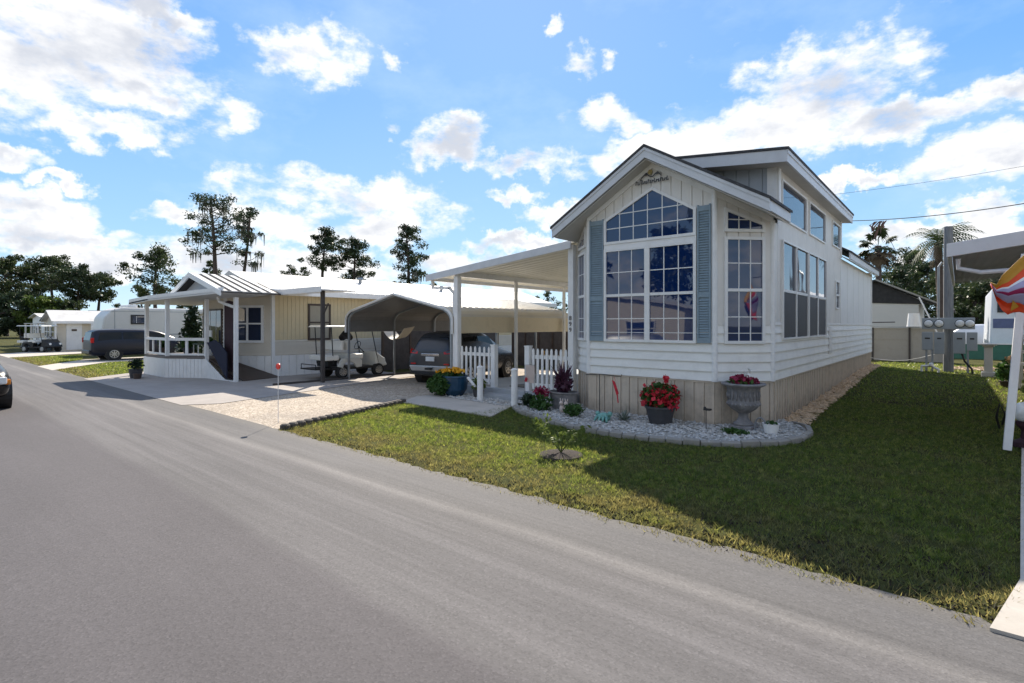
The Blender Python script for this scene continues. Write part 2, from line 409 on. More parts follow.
tc = wn.nodes.new('ShaderNodeTexCoord'); dirv = tc.outputs['Generated']
def dotp(v):
    d = wn.nodes.new('ShaderNodeVectorMath'); d.operation = 'DOT_PRODUCT'; wn.links.new(dirv, d.inputs[0]); d.inputs[1].default_value = v; return d.outputs['Value']
def wnoise(vec, sc_, det=6, ro=.6):
    t = wn.nodes.new('ShaderNodeTexNoise'); t.inputs['Scale'].default_value = sc_; t.inputs['Detail'].default_value = det; t.inputs['Roughness'].default_value = ro
    wn.links.new(vec, t.inputs['Vector']); return t.outputs['Fac']
W = lambda op, a, b=None, c=None, clamp=False: mth(wn, op, a, b, c, clamp)
az = W('ARCTAN2', dotp((AR[0], AR[1], 0)), dotp((AX[0], AX[1], 0)))
el = W('ARCSINE', dotp((0, 0, 1)))
warpx = W('MULTIPLY', W('SUBTRACT', wnoise(dirv, 5, 3), .5), .16)
warpy = W('MULTIPLY', W('SUBTRACT', wnoise(dirv, 6.3, 3), .5), .10)
azw = W('ADD', W('ADD', az, warpx), W('MULTIPLY', W('SUBTRACT', wnoise(dirv, 17, 5), .5), .11)); elw = W('ADD', W('ADD', el, warpy), W('MULTIPLY', W('SUBTRACT', wnoise(dirv, 21, 5), .5), .085))
def cloudpos(u, v, ru, rv):
    a = math.atan((u-512)/FP); e = math.atan((325-v)/FP*math.cos(a)); sca = math.cos(a)**2/FP
    return a, e, ru*sca*1.05, rv*math.cos(a)/FP*math.cos(e)*1.05
CL = [(70, 45, 150, 78), (140, 100, 50, 20), (100, 134, 58, 17), (20, 160, 48, 13), (75, 186, 26, 9), (35, 215, 75, 22), (60, 240, 95, 18), (305, 55, 46, 30),
      (232, 111, 21, 14), (384, 62, 14, 10), (345, 192, 92, 22), (330, 222, 120, 20), (240, 185, 22, 9), (190, 215, 45, 12), (457, 142, 38, 24), (530, 163, 42, 14), (398, 119, 11, 8),
      (517, 195, 20, 6), (585, 64, 17, 13), (558, 27, 8, 9), (616, 61, 10, 8), (607, 118, 22, 15), (640, 160, 60, 22), (700, 148, 80, 24), (820, 88, 82, 40), (770, 130, 110, 32), (900, 125, 110, 22),
      (975, 160, 80, 24), (1012, 88, 34, 20), (560, 215, 34, 12), (930, 232, 110, 17), (860, 180, 50, 9), (480, 268, 130, 18), (260, 262, 130, 22), (120, 268, 80, 16), (1000, 200, 50, 12), (515, 243, 50, 9), (150, 12, 60, 14)]
best = None
for q in CL:
    a, e, ra, re = cloudpos(*q)
    dx = W('MULTIPLY', W('SUBTRACT', azw, a), 1/ra); dy = W('MULTIPLY', W('SUBTRACT', elw, e), 1/re)
    d2 = W('ADD', W('MULTIPLY', dx, dx), W('MULTIPLY', dy, dy))
    m_ = W('SUBTRACT', 1.0, d2)
    if q[2] < 25: m_ = W('MULTIPLY', m_, .55)
    best = m_ if best is None else W('MAXIMUM', best, m_)
# behind the camera: unseen clouds added to fill shaded walls, mirrored in the panes
back = W('MULTIPLY', W('SUBTRACT', wnoise(dirv, 3.2, 5), .50), 6)
isb = W('MULTIPLY', W('SUBTRACT', W('ABSOLUTE', az), .95), 6, clamp=True)
isb = W('MAXIMUM', isb, W('MULTIPLY', W('SUBTRACT', el, .70), 6, clamp=True))
back = W('ADD', W('MULTIPLY', isb, 2.0), W('SUBTRACT', back, 2.0))
best = W('MAXIMUM', W('MAXIMUM', best, -1.0), back)
stretchv = wn.nodes.new('ShaderNodeMapping'); stretchv.inputs['Scale'].default_value = (1, 1, 2.0); wn.links.new(dirv, stretchv.inputs['Vector'])
fb = wnoise(stretchv.outputs[0], 9, 10, .62)
dens = W('ADD', W('MULTIPLY', W('MINIMUM', best, .75), .70), W('ADD', W('MULTIPLY', W('SUBTRACT', fb, .5), 2.6), W('MULTIPLY', W('SUBTRACT', wnoise(stretchv.outputs[0], 24, 7, .6), .5), 1.5)))
mask = wn.nodes.new('ShaderNodeMapRange'); mask.interpolation_type = 'SMOOTHSTEP'
mask.inputs['From Min'].default_value = -.30; mask.inputs['From Max'].default_value = .62; wn.links.new(dens, mask.inputs['Value'])
shade = wn.nodes.new('ShaderNodeMapRange'); shade.interpolation_type = 'SMOOTHSTEP'
sh = W('ADD', W('MULTIPLY', best, .7), W('MULTIPLY', W('SUBTRACT', wnoise(stretchv.outputs[0], 5, 6), .47), 2.6))
shade.inputs['From Min'].default_value = .35; shade.inputs['From Max'].default_value = 1.15; wn.links.new(sh, shade.inputs['Value'])
ccol = mixc(wn, shade.outputs[0], (.74, .735, .73), (.43, .455, .51))
skyc = wn.nodes.new('ShaderNodeVectorMath'); skyc.operation = 'SCALE'; skyc.inputs['Scale'].default_value = SKY; wn.links.new(sky.outputs[0], skyc.inputs[0])
eln = W('MULTIPLY', el, 1/1.2, clamp=True)
grad = ramp(wn, eln, [(0, (.40, .56, .70)), (.12, (.24, .43, .64)), (.32, (.115, .30, .62)), (.6, (.075, .225, .56)), (1, (.06, .19, .52))])
glow = W('POWER', W('MAXIMUM', dotp(tuple(sundir)), 0.0), 6.0)
grad = mixc(wn, W('MULTIPLY', glow, .22), grad, (.55, .66, .74))
# away from the sun the blue is greyed to neutralise fill on shaded walls
grad = mixc(wn, W('MULTIPLY', W('SUBTRACT', W('ABSOLUTE', az), 1.2), .8, clamp=True), grad, mixc(wn, 1.0, grad, (.95, .80, .72), 'MULTIPLY'))
skyh = mixc(wn, .90, skyc.outputs[0], grad)
wisp = W('MULTIPLY', W('SUBTRACT', wnoise(stretchv.outputs[0], 3.5, 6), .5), 1.1, clamp=True)
skyh = mixc(wn, wisp, skyh, (.55, .66, .76))
allc = mixc(wn, mask.outputs[0], skyh, ccol)
wn.links.new(allc, bg.inputs['Color']); bg.inputs['Strength'].default_value = .97
vs = sc.view_settings; vs.view_transform = 'Standard'; vs.look = 'None'; vs.exposure = .72; vs.gamma = 1; vs.use_curve_mapping = False
sc.render.engine = 'CYCLES'

# ---------------------------------------------------------------- ground
def sm(t): t = min(1, max(0, t)); return t*t*(3-2*t)
def gz(x, y):
    """lie of the land: it climbs a little behind the main home"""
    return .3*sm((y-11.5)/12)*sm((x+9)/4)
def grid_sheet(name, xs, ys, z, m, kind='structure', fn=gz):
    V = [(x, y, fn(x, y)+z) for y in ys for x in xs]; nx = len(xs)
    Fc = [(j*nx+i, j*nx+i+1, (j+1)*nx+i+1, (j+1)*nx+i) for j in range(len(ys)-1) for i in range(nx-1)]
    me = bpy.data.meshes.new(name); me.from_pydata(V, [], Fc); me.polygons.foreach_set('use_smooth', [True]*len(Fc))
    return tag(finish(me, name, m, None, True), kind=kind)
xs = [-900, -400, -200, -100, -60]+[-40+i*1.0 for i in range(61)]+[30, 60, 100, 200, 400, 900]
ys = [-900, -300, -100, -40, -20, -10, -5, 0]+[1+i*1.0 for i in range(44)]+[60, 100, 200, 400, 900]
grid_sheet('ground', xs, ys, 0, M['turf'])
def sheet(name, poly, z, m, kind='structure', h=0):
    mb = MB()
    if h: mb.prism([(x, y, z) for x, y in poly], (0, 0, -h))
    else: mb.face([(x, y, z) for x, y in poly])
    return tag(mb.build(name, m), kind=kind)
def wavy(x0, x1, y, n, amp):
    return [(x0+(x1-x0)*i/n, y+random.uniform(-amp, amp)) for i in range(n+1)]
# road: its lawn edge is ragged
edge = [(-300, 4.6), (-60, 4.7), (-40, 4.65)]+wavy(-38, -10, 4.62, 40, .02)+wavy(-9.6, .1, 4.60, 90, .045)+[(.2, 4.45), (6, 4.4), (60, 4.4), (300, 4.4)]
sheet('road', [(300, -2.6), (-300, -2.6)]+edge, .012, M['road'])
sheet('concrete_driveway', [(-23.5, 4.5), (-14.0, 4.5), (-13.55, 5.2), (-15.5, 13.0), (-19.0, 13.0), (-24.6, 7.4), (-25.3, 6.7)], .018, M['concrete'])
sheet('gravel_driveway', [(-14.05, 4.5), (-9.4, 4.5), (-9.62, 5.6), (-10.35, 8.2), (-10.3, 9.9), (-10.9, 18), (-16.6, 18), (-15.4, 11.5), (-13.8, 5.6)], .008, M['gravel'])
sheet('walkway', [(-10.4, 8.12), (-7.36, 8.06), (-7.9, 9.35), (-8.5, 10.3), (-10.7, 10.3), (-10.9, 9.0)], .03, M['conclight'], h=.05)
sheet('side_path', [(.14, 4.40), (.27, 5.05), (.34, 5.4), (.5, 7.9), (.9, 13.9), (1.3, 20), (3.2, 20), (3.2, 4.42), (.6, 4.4)], .034, M['conclight'], h=.06)
for i, p in enumerate([[(-32.2, 4.5), (-28.9, 4.5), (-33.2, 7.3), (-33.6, 12), (-37.5, 12), (-36.5, 7)], [(-47.5, 4.6), (-42, 4.6), (-45, 9), (-53, 9)], [(-34, 11), (-26, 11), (-26, 14), (-34, 14)]]):
    sheet('concrete_pad', p, .015+.003*i, M['conclight'])
# ---------------------------------------------------------------- lawn blades
def inpoly(P, poly):
    x, y = P[:, 0], P[:, 1]; ins = np.zeros(len(P), bool); n = len(poly)
    for i in range(n):
        x0, y0 = poly[i]; x1, y1 = poly[(i+1) % n]
        c = ((y0 > y) != (y1 > y)) & (x < (x1-x0)*(y-y0)/((y1-y0) or 1e-9)+x0); ins ^= c
    return ins
BED = [(-7.75, 9.25), (-7.3, 8.85), (-6.9, 8.66), (-6.41, 8.44), (-5.85, 8.22), (-5.32, 8.06), (-4.57, 8.0), (-3.88, 8.07), (-3.12, 8.28), (-2.6, 8.6), (-2.2, 9.05), (-1.98, 9.6), (-1.95, 10.2), (-2.1, 10.75), (-2.4, 11.1), (-2.69, 11.3), (-3.48, 9.97), (-6.05, 9.97), (-6.85, 10.7), (-7.3, 10.34), (-7.75, 10.3)]
LAWN = [(-9.42, 4.55), (.18, 4.42), (.30, 5.1), (.5, 7.9), (.9, 13.9), (1.2, 18), (1.5, 27.9), (-2.7, 27.9), (-2.6, 11.3), (-1.95, 10.2), (-1.98, 9.6), (-2.6, 8.6), (-3.88, 8.05), (-4.57, 8.0), (-5.4, 8.06), (-6.41, 8.44), (-7.3, 8.85), (-7.9, 9.3), (-7.95, 8.05), (-10.35, 8.12), (-9.62, 5.6)]
def blades(n, box, poly, hmin, hmax, wid, tuft=0):
    P = np.stack([box[0]+(box[1]-box[0])*RN.random(n), box[2]+(box[3]-box[2])*RN.random(n)], 1)
    if tuft:   # tussocks: several blades per rooting point
        k = n//tuft; P = np.repeat(P[:k], tuft, 0)+RN.normal(size=(k*tuft, 2))*.028
    P = P[inpoly(P, poly)]
    # thin and bare places
    bare = np.sin(P[:, 0]*2.1+1.3*np.sin(P[:, 1]*1.7))*np.sin(P[:, 1]*2.7+np.sin(P[:, 0]*1.3))
    bare = bare*.6+.5*np.sin(P[:, 0]*7.3+2*np.sin(P[:, 1]*5.1))*np.sin(P[:, 1]*8.1+2*np.sin(P[:, 0]*4.7))
    P = P[RN.random(len(P)) < .70+.38*bare-(.45*np.clip(5.3-P[:, 1], 0, 1))]
    z = np.array([gz(a, b) for a, b in P]); n = len(P)
    h = hmin+(hmax-hmin)*RN.random(n)**1.6; t = RN.random(n)*6.283; ln = RN.normal(size=(n, 2))*h[:, None]*.6
    b = np.stack([np.cos(t), np.sin(t)], 1)*(wid*(.6+.8*RN.random(n)))[:, None]
    A = np.column_stack([P-b, z-.004]); B = np.column_stack([P+b, z-.004]); T = np.column_stack([P+ln, z+h])
    return np.stack([A, B, T], 1).reshape(-1, 3)
V = np.concatenate([blades(130000, (-10.4, 1.6, 4.4, 9.5), LAWN, .008, .04, .005), blades(150000, (-10.4, 1.6, 4.4, 9.5), LAWN, .02, .075, .005, 16), blades(70000, (-3, 1.6, 9.5, 15), LAWN, .015, .06, .008), blades(30000, (-3, 1.7, 15, 28), LAWN, .02, .07, .014)])
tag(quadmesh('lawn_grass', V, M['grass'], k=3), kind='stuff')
L2 = [(-33, 4.7), (-28, 4.7), (-27, 6), (-37, 6), (-33, 12), (-26, 12), (-24.7, 4.6), (-42, 4.7)]
V = np.concatenate([blades(30000, (-33, -23.5, 4.66, 11), [(-29.2, 4.66), (-23.7, 4.66), (-25.4, 6.8), (-25.2, 11), (-33, 11), (-33, 7.5)], .03, .07, .02), blades(26000, (-43, -32, 4.7, 8), [(-42, 4.7), (-32.7, 4.7), (-36.8, 7), (-42, 8)], .03, .07, .022)])
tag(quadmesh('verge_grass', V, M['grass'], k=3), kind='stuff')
# leaf litter and twigs at the road edge
V = np.concatenate([blades(7000, (-9.4, .2, 4.46, 4.85), [(-9.4, 4.44), (.2, 4.44), (.2, 4.85), (-9.4, 4.85)], .006, .02, .014), blades(5000, (-6, .2, 4.5, 5.6), [(-6, 4.5), (.2, 4.5), (.2, 5.6), (-2, 5.4)], .01, .03, .014)])
tag(quadmesh('leaf_litter', V, M['mulch'], k=3), kind='stuff')

# ---------------------------------------------------------------- main home
XC = -4.70
def zu(x, y=None): return 5.14-.60*abs(x-XC)        # underside of the gable roof
home = thing('park_model_home', 'white bay fronted park home with gable window wall, blue shutters and raised clerestory', 'house', (XC, 17, 0))
F_c = Frame((-6.20, 9.95), (-3.48, 9.95)); F_r = Frame((-3.48, 9.95), (-2.69, 10.75)); F_l = Frame((-6.95, 10.70), (-6.20, 9.95))
F_s = Frame((-2.69, 10.75), (-2.69, 25.1)); F_w = Frame((-6.95, 25.1), (-6.95, 10.70)); F_b = Frame((-2.69, 25.1), (-6.95, 25.1))
def xa(F, a): return (F.o+F.t*a).x
def laps(mb, F, z0, z1, step, a0=0, a1=None, gaps=()):
    a1 = F.L if a1 is None else a1
    z = z0
    while z < z1-.01:
        zt = min(z+step, z1)
        segs = [(a0, a1)]
        for (g0, g1, h0, h1) in gaps:
            if z+.02 > h0 and zt-.02 < h1:
                ns = []
                for s0, s1 in segs:
                    if g1 <= s0 or g0 >= s1: ns.append((s0, s1)); continue
                    if g0 > s0: ns.append((s0, g0))
                    if g1 < s1: ns.append((g1, s1))
                segs = ns
        for s0, s1 in segs:
            mb.hexa([F.pt(s0, z, .036), F.pt(s1, z, .036), F.pt(s1, z, 0), F.pt(s0, z, 0), F.pt(s0, zt, .006), F.pt(s1, zt, .006), F.pt(s1, zt, 0), F.pt(s0, zt, 0)])
        z = zt
def boards(mb, F, z0, top, step, a0=0, a1=None, gap=.018, d=.02):
    """vertical boards; z0 and top may be functions of s"""
    a1 = F.L if a1 is None else a1
    n = max(1, round((a1-a0)/step)); st = (a1-a0)/n
    fz = z0 if callable(z0) else (lambda s: z0); ft = top if callable(top) else (lambda s: top)
    for i in range(n):
        s0, s1 = a0+i*st+gap/2, a0+(i+1)*st-gap/2
        br = [s0, s1]
        pk = XC-F.o.x
        if F is F_c and s0 < pk < s1: br = [s0, pk, s1]
        mb.fpoly(F, [(s, fz(s)) for s in br]+[(s, ft(s)) for s in reversed(br)], 0, d)
SK = .855; BT = 1.9
# solid core behind the cladding (walls themselves)
mb = MB()
for F in (F_c, F_r, F_l, F_b, F_w):
    br = [0, F.L]
    if F is F_c: br = [0, XC-F.o.x, F.L]
    mb.fpoly(F, [(0, SK-.03), (F.L, SK-.03)]+[(s, zu(xa(F, s))+.02) for s in reversed(br)], -.1, 0)
mb.fpoly(F_s, [(0, SK-.03), (F_s.L, SK-.03), (F_s.L, 3.82), (7.35, 3.82), (7.35, 4.93), (.30, 4.93), (.30, 3.86), (0, 3.83)], -.1, 0)
mb.build('wall', M['sidingv'], home)
mb = MB()
laps(mb, F_c, SK, BT, .1775); laps(mb, F_r, SK, BT, .1775); laps(mb, F_l, SK, BT, .1775); laps(mb, F_w, SK, BT, .1775)
laps(mb, F_s, SK, BT, .1775)
mb.build('lap_siding', M['siding'], home)
mb = MB()
for F in (F_c, F_r, F_l):
    boards(mb, F, BT, lambda s, F=F: zu(xa(F, s)), .215)
boards(mb, F_s, BT, 4.92, .10, .32, 5.3, .012, .014)
boards(mb, F_s, BT, 4.92, .10, 5.3, 7.35, .012, .014)
boards(mb, F_s, BT, 3.84, .10, 0, .31, .012, .014)
boards(mb, F_w, BT, 3.84, .3)
mb.build('vertical_siding', M['sidingv'], home)
mb = MB(); mb.fbox(F_s, 7.36, F_s.L, BT+.05, 3.85, 0, .018)
for k in range(1, 6): mb.fbox(F_s, 7.36+k*1.2-.01, 7.36+k*1.2+.01, BT+.05, 3.85, .018, .022)
mb.build('smooth_siding', M['sidingw'], home)
mb = MB()
for F in (F_c, F_r, F_l, F_s, F_w):
    n = max(1, round(F.L/.2))
    for i in range(n):
        a0, a1 = F.L*i/n, F.L*(i+1)/n; g = gz(*F.pt(a0, 0)[:2])-.05
        mb.fbox(F, a0+.005, a1-.055, g, SK-.012, -.02, -.002); mb.fbox(F, a1-.05, a1-.002, g, SK-.012, -.02, .014)
    mb.fbox(F, 0, F.L, SK-.035, SK-.008, -.01, .02)
mb.build('skirting', M['skirt'], home)
mb = MB()
for F, s, zt in ((F_c, 0, zu(-6.20)), (F_c, F_c.L, zu(-3.48)), (F_r, F_r.L, 3.86), (F_l, 0, 3.86)):
    p = F.pt(s, 0); mb.lathe((p.x, p.y, 0), [(.055, SK-.01), (.055, zt)], 10)
mb.fbox(F_s, .30, .44, 4.0, 4.92, .0, .05); mb.fbox(F_s, 7.24, 7.37, 3.86, 4.92, 0, .05)
mb.fbox(F_s, F_s.L-.09, F_s.L+.03, SK, 3.9, 0, .045)
mb.fbox(F_s, 0.05, F_s.L, BT-.005, BT+.05, 0, .03)
mb.build('corner_trim', M['white'], home)
mb = MB()   # frieze under the front rakes
for x0, x1 in ((-6.20, XC), (XC, -3.48)):
    mb.prism([(x0, 9.90, zu(x0)-.10), (x1, 9.90, zu(x1)-.10), (x1, 9.90, zu(x1)+.01), (x0, 9.90, zu(x0)+.01)], (0, .05, 0))
for F in (F_r, F_l):
    mb.prism([F.pt(0, zu(xa(F, 0))-.13, .045), F.pt(F.L, zu(xa(F, F.L))-.13, .045), F.pt(F.L, zu(xa(F, F.L)), .045), F.pt(0, zu(xa(F, 0)), .045)], -F.n*.045)
mb.build('frieze_board', M['white'], home)

def win_poly(F, outer, zsplits, cols, rows_fn, gl='glass', name='window', cas=.055, parent=home, fm='white', extra=None, db=.014):
    """window with polygonal outline: casing, glass, grille bars; returns the frame"""
    a = [Vector((p[0], p[1])) for p in outer]; n = len(a); cen = sum(a, Vector((0, 0)))/n
    def inset(w):
        out = []
        for i in range(n):
            p, q, r = a[i-1], a[i], a[(i+1) % n]
            e1 = (q-p).normalized(); e2 = (r-q).normalized(); n1 = Vector((-e1.y, e1.x)); n2 = Vector((-e2.y, e2.x))
            k = n1+n2; out.append(q+k*(w/max(.2, 1+n1.dot(n2))))
        return out
    ins = inset(cas); fr = MB()
    for i in range(n):
        j = (i+1) % n
        fr.fpoly(F, [a[i], a[j], ins[j], ins[i]], 0, db+.035)
    for z in zsplits:   # meeting rails
        fr.fbox(F, min(p.x for p in ins), max(p.x for p in ins), z-.028, z+.028, db, db+.025)
    if extra:
        for s in extra: fr.fbox(F, s-.035, s+.035, min(p.y for p in ins), max(p.y for p in ins), db-.002, db+.03)
    fo = fr.build(name, M[fm], parent)
    g = MB(); g.fpoly(F, ins, 0, db+.004); g.build('glass', M[gl], fo)
    gr = MB(); nb = 0
    s0, s1 = min(p.x for p in ins), max(p.x for p in ins)
    def span_z(s):
        zs = []
        for i in range(n):
            p, q = ins[i], ins[(i+1) % n]
            if abs(q.x-p.x) > 1e-6 and min(p.x, q.x)-1e-6 <= s <= max(p.x, q.x)+1e-6: zs.append(p.y+(q.y-p.y)*(s-p.x)/(q.x-p.x))
        return (min(zs), max(zs)) if len(zs) > 1 else None
    def span_s(z):
        xs_ = []
        for i in range(n):
            p, q = ins[i], ins[(i+1) % n]
            if abs(q.y-p.y) > 1e-6 and min(p.y, q.y) <= z <= max(p.y, q.y): xs_.append(p.x+(q.x-p.x)*(z-p.y)/(q.y-p.y))
        return (min(xs_), max(xs_)) if len(xs_) > 1 else None
    for s in cols:
        r = span_z(s)
        if r: gr.fbox(F, s-.009, s+.009, r[0], r[1], db+.004, db+.012); nb += 1
    for z in rows_fn:
        r = span_s(z)
        if r: gr.fbox(F, r[0], r[1], z-.009, z+.009, db+.004, db+.0125); nb += 1
    if nb: gr.build('grille', M['white'], fo)
    return fo
def rect(a0, a1, z0, z1): return [(a0, z0), (a1, z0), (a1, z1), (a0, z1)]
# centre bay: pair of double hung windows and the peaked window above
wl, wm, wr = -5.80+6.20, -4.81+6.20, -3.81+6.20
for s0, s1 in ((wl, wm-.0), (wm+.0, wr)):
    w_ = (s1-s0-.11)/3
    win_poly(F_c, rect(s0, s1, 1.55, 3.50), [2.52], [s0+.055+w_, s0+.055+2*w_], [2.03, 3.0], db=.03)
ws = XC+6.20; wtop = 4.66; cw = (wr-wl-.11)/6
win_poly(F_c, [(wl, 3.60), (wr, 3.60), (wr, 4.12), (ws, wtop), (wl, 4.12)], [], [wl+.055+cw*k for k in range(1, 6)], [3.93, 4.22], db=.03)
mb = MB(); mb.fbox(F_c, wl, wr, 3.502, 3.598, 0, .05); mb.build('mullion_board', M['white'], home)
for F, flip in ((F_r, False), (F_l, True)):
    L = F.L; s0, s1 = .17, L-.17; w_ = (s1-s0-.11)/3; cc = [s0+.055+w_, s0+.055+2*w_]
    win_poly(F, rect(s0, s1, 1.55, 3.54), [2.55], cc, [2.05, 3.05], db=.03)
    zl, zr = (4.08, 3.80) if not flip else (3.80, 4.08)
    win_poly(F, [(s0, 3.63), (s1, 3.63), (s1, zr), (s0, zl)], [], cc, [3.86], db=.03)
# side wall
for s0, s1 in ((.57, 2.83), (2.90, 4.97)):
    fo = win_poly(F_s, rect(s0, s1, 1.61, 3.57), [2.58], [], [], gl='sideglass', cas=.035, extra=[(s0+s1)/2], db=.03)
    mb = MB(); mb.fbox(F_s, s0+.05, (s0+s1)/2-.04, 1.66, 2.54, .036, .040); mb.fbox(F_s, (s0+s1)/2+.04, s1-.05, 1.66, 2.54, .036, .040); mb.build('insect_screen', M['screen'], fo)
for s0, s1, z0 in ((.57, 2.72, 3.97), (3.05, 4.95, 3.99), (5.95, 7.15, 4.08)):
    win_poly(F_s, rect(s0, s1, z0, 4.76), [], [], [], gl='sideglass', cas=.035)
win_poly(F_s, rect(6.45, 7.0, 2.35, 3.15), [2.75], [], [], gl='sideglass', cas=.04)
mb = MB(); mb.fbox(F_s, 5.45, 5.85, 1.15, 1.86, .02, .045); mb.fbox(F_s, 5.5, 5.8, 1.2, 1.8, .045, .052); mb.build('access_panel', M['white'], home, bevel=.004)
# shutters
for s0, s1 in ((.045, wl-.015), (wr+.02, F_c.L-.055)):
    mb = MB(); F = F_c; z0, z1 = 1.56, 4.16
    mb.fbox(F, s0, s0+.03, z0, z1, .026, .058); mb.fbox(F, s1-.03, s1, z0, z1, .026, .058)
    for za in (z0, z0+.86, z1-.12): mb.fbox(F, s0+.03, s1-.03, za, za+.10, .026, .056)
    mb.fbox(F, s0+.03, s1-.03, z0+.1, z1-.1, .026, .032)
    z = z0+.12
    while z < z1-.14:
        if not (z0+.83 < z < z0+.95):
            mb.hexa([F.pt(s0+.03, z, .055), F.pt(s1-.03, z, .055), F.pt(s1-.03, z, .032), F.pt(s0+.03, z, .032), F.pt(s0+.03, z+.03, .036), F.pt(s1-.03, z+.03, .036), F.pt(s1-.03, z+.03, .032), F.pt(s0+.03, z+.03, .032)])
        z += .048
    mb.build('shutter', M['shutter'], home)
# roof
RT = .205
def zt(x): return 5.43-.60*abs(x-XC)
XE, XWst = -2.43, -6.92
def slope_slab(mb, x0, x1, y0, y1, th=.05, f=zt, dz=0):
    mb.hexa([(x0, y0, f(x0)-th+dz), (x1, y0, f(x1)-th+dz), (x1, y1, f(x1)-th+dz), (x0, y1, f(x0)-th+dz), (x0, y0, f(x0)+dz), (x1, y0, f(x1)+dz), (x1, y1, f(x1)+dz), (x0, y1, f(x0)+dz)])
mb = MB()
slope_slab(mb, XWst-.03, XC, 9.53, 25.3); slope_slab(mb, XC, XE+.03, 9.53, 11.02); slope_slab(mb, XC, XE+.03, 18.15, 25.3); slope_slab(mb, XC, -2.80, 11.02, 18.15)
mb.build('roof', M['shingle'], home)
mb = MB()
def fz(x): return zt(x)-.055
for x0, x1 in ((XWst, XC), (XC, XE)):
    mb.prism([(x0, 9.56, fz(x0)-RT), (x1, 9.56, fz(x1)-RT), (x1, 9.56, fz(x1)), (x0, 9.56, fz(x0))], (0, .045, 0))
    mb.prism([(x0, 9.545, fz(x0)-.06), (x1, 9.545, fz(x1)-.06), (x1, 9.545, fz(x1)-.002), (x0, 9.545, fz(x0)-.002)], (0, .014, 0))
mb.box(XE-.04, XE, 9.61, 11.0, fz(XE)-RT+.02, fz(XE)); mb.box(XE-.04, XE, 18.15, 25.28, fz(XE)-RT+.02, fz(XE)); mb.box(XWst, XWst+.04, 9.61, 25.28, fz(XWst)-RT+.02, fz(XWst))
mb.build('fascia', M['fascia'], home)
for bx in ([(XWst+.045, XC, 9.61, 10.9), (XC, XE-.045, 9.61, 11.0)], [(-2.7, XE-.045, 18.2, 25.2)]):
    mb = MB()
    for x0, x1, y0, y1 in bx: slope_slab(mb, x0, x1, y0, y1, .02, zt, -.27)
    mb.build('soffit', M['soffit'], home)
# clerestory
def zc(x): return 5.15+(-2.40-x)*.115
cl = MB(); Fcl = Frame((-4.9, 11.05), (-2.69, 11.05))
cl.fpoly(Fcl, [(0, zt(-4.9)-.4), (Fcl.L, 3.8), (Fcl.L, 4.93), (0, 5.18)], -.08, 0)
boards(cl, Fcl, lambda s: max(zt(-4.9+s)-.08, 3.9), lambda s: 5.18-.113*s, .24, 0, Fcl.L, .02, .02)
clo = cl.build('clerestory_wall', M['greyside'], home)
mb = MB(); mb.fbox(Fcl, Fcl.L-.16, Fcl.L+.01, 4.0, 4.93, .02, .035); mb.build('corner_board', M['white'], clo)
mb = MB(); mb.box(-4.95, -4.87, 11.05, 18.1, 4.9, 5.15); mb.prism([(-4.9, 18.1, 4.9), (-2.69, 18.1, 3.9), (-2.69, 18.1, 4.92), (-4.9, 18.1, 5.15)], (0, -.08, 0)); mb.build('clerestory_back', M['sidingv'], home)
mb = MB(); slope_slab(mb, -5.1, -2.37, 10.58, 18.35, .045, zc); mb.build('clerestory_roof', M['shingle'], home)
mb = MB()
mb.prism([(-5.1, 10.6, zc(-5.1)-.27), (-2.4, 10.6, zc(-2.4)-.27), (-2.4, 10.6, zc(-2.4)-.05), (-5.1, 10.6, zc(-5.1)-.05)], (0, .04, 0))
mb.box(-2.44, -2.40, 10.645, 18.32, zc(-2.4)-.27, zc(-2.4)-.05); mb.box(-2.397, -2.385, 10.6, 18.32, zc(-2.4)-.12, zc(-2.4)-.048)
mb.build('clerestory_fascia', M['fascia'], home)
mb = MB(); slope_slab(mb, -5.0, -2.445, 10.645, 11.04, .015, zc, -.25); slope_slab(mb, -2.685, -2.445, 11.04, 18.32, .015, zc, -.25); mb.build('clerestory_soffit', M['soffit'], home)
mb = MB(); mb.tube([(-3.1, 20.2, 4.3), (-3.1, 20.2, 4.85)], .05); mb.lathe((-3.1, 20.2, 4.85), [(.09, 0), (.09, .08), (.02, .11)], 10); mb.build('vent_pipe', M['black'], home)
# gable emblem: two peaks over a dark script-like plaque
mb = MB()
zc0 = 4.745; s_c = XC+6.20-.02
pk = [(-.21, .12), (-.10, .21), (-.04, .14), (.03, .12), (.14, .20), (.22, .11)]
for (a, b) in zip(pk[:-1], pk[1:]):
    mb.beam(F_c.pt(s_c+a[0], zc0+a[1], .062), F_c.pt(s_c+b[0], zc0+b[1], .062), .012, .018)
for a in ((-.10, .185), (.14, .178)): mb.fpoly(F_c, [(s_c+a[0]-.05, zc0+a[1]-.02), (s_c+a[0]+.05, zc0+a[1]-.025), (s_c+a[0], zc0+a[1]+.03)], .05, .066)
for i in range(16):
    x = -.33+i*.044; h = .055 if i % 3 else .08
    if i == 2: h = .11
    mb.beam(F_c.pt(s_c+x, zc0+.0, .062), F_c.pt(s_c+x+.012, zc0+h, .062), .012, .014)
    mb.beam(F_c.pt(s_c+x, zc0+(.0 if i % 2 else h*.7), .062), F_c.pt(s_c+x+.045, zc0+(.01 if i % 2 else h*.75), .062), .012, .013)
eo = mb.build('gable_emblem', M['emblem'], home)
mb = MB(); mb.lathe(tuple(F_c.pt(s_c-.02, zc0+.22, .056)), [(.05, -.004), (.05, .004)], 16, 'y'); mb.build('emblem_sun', M['gold'], eo)

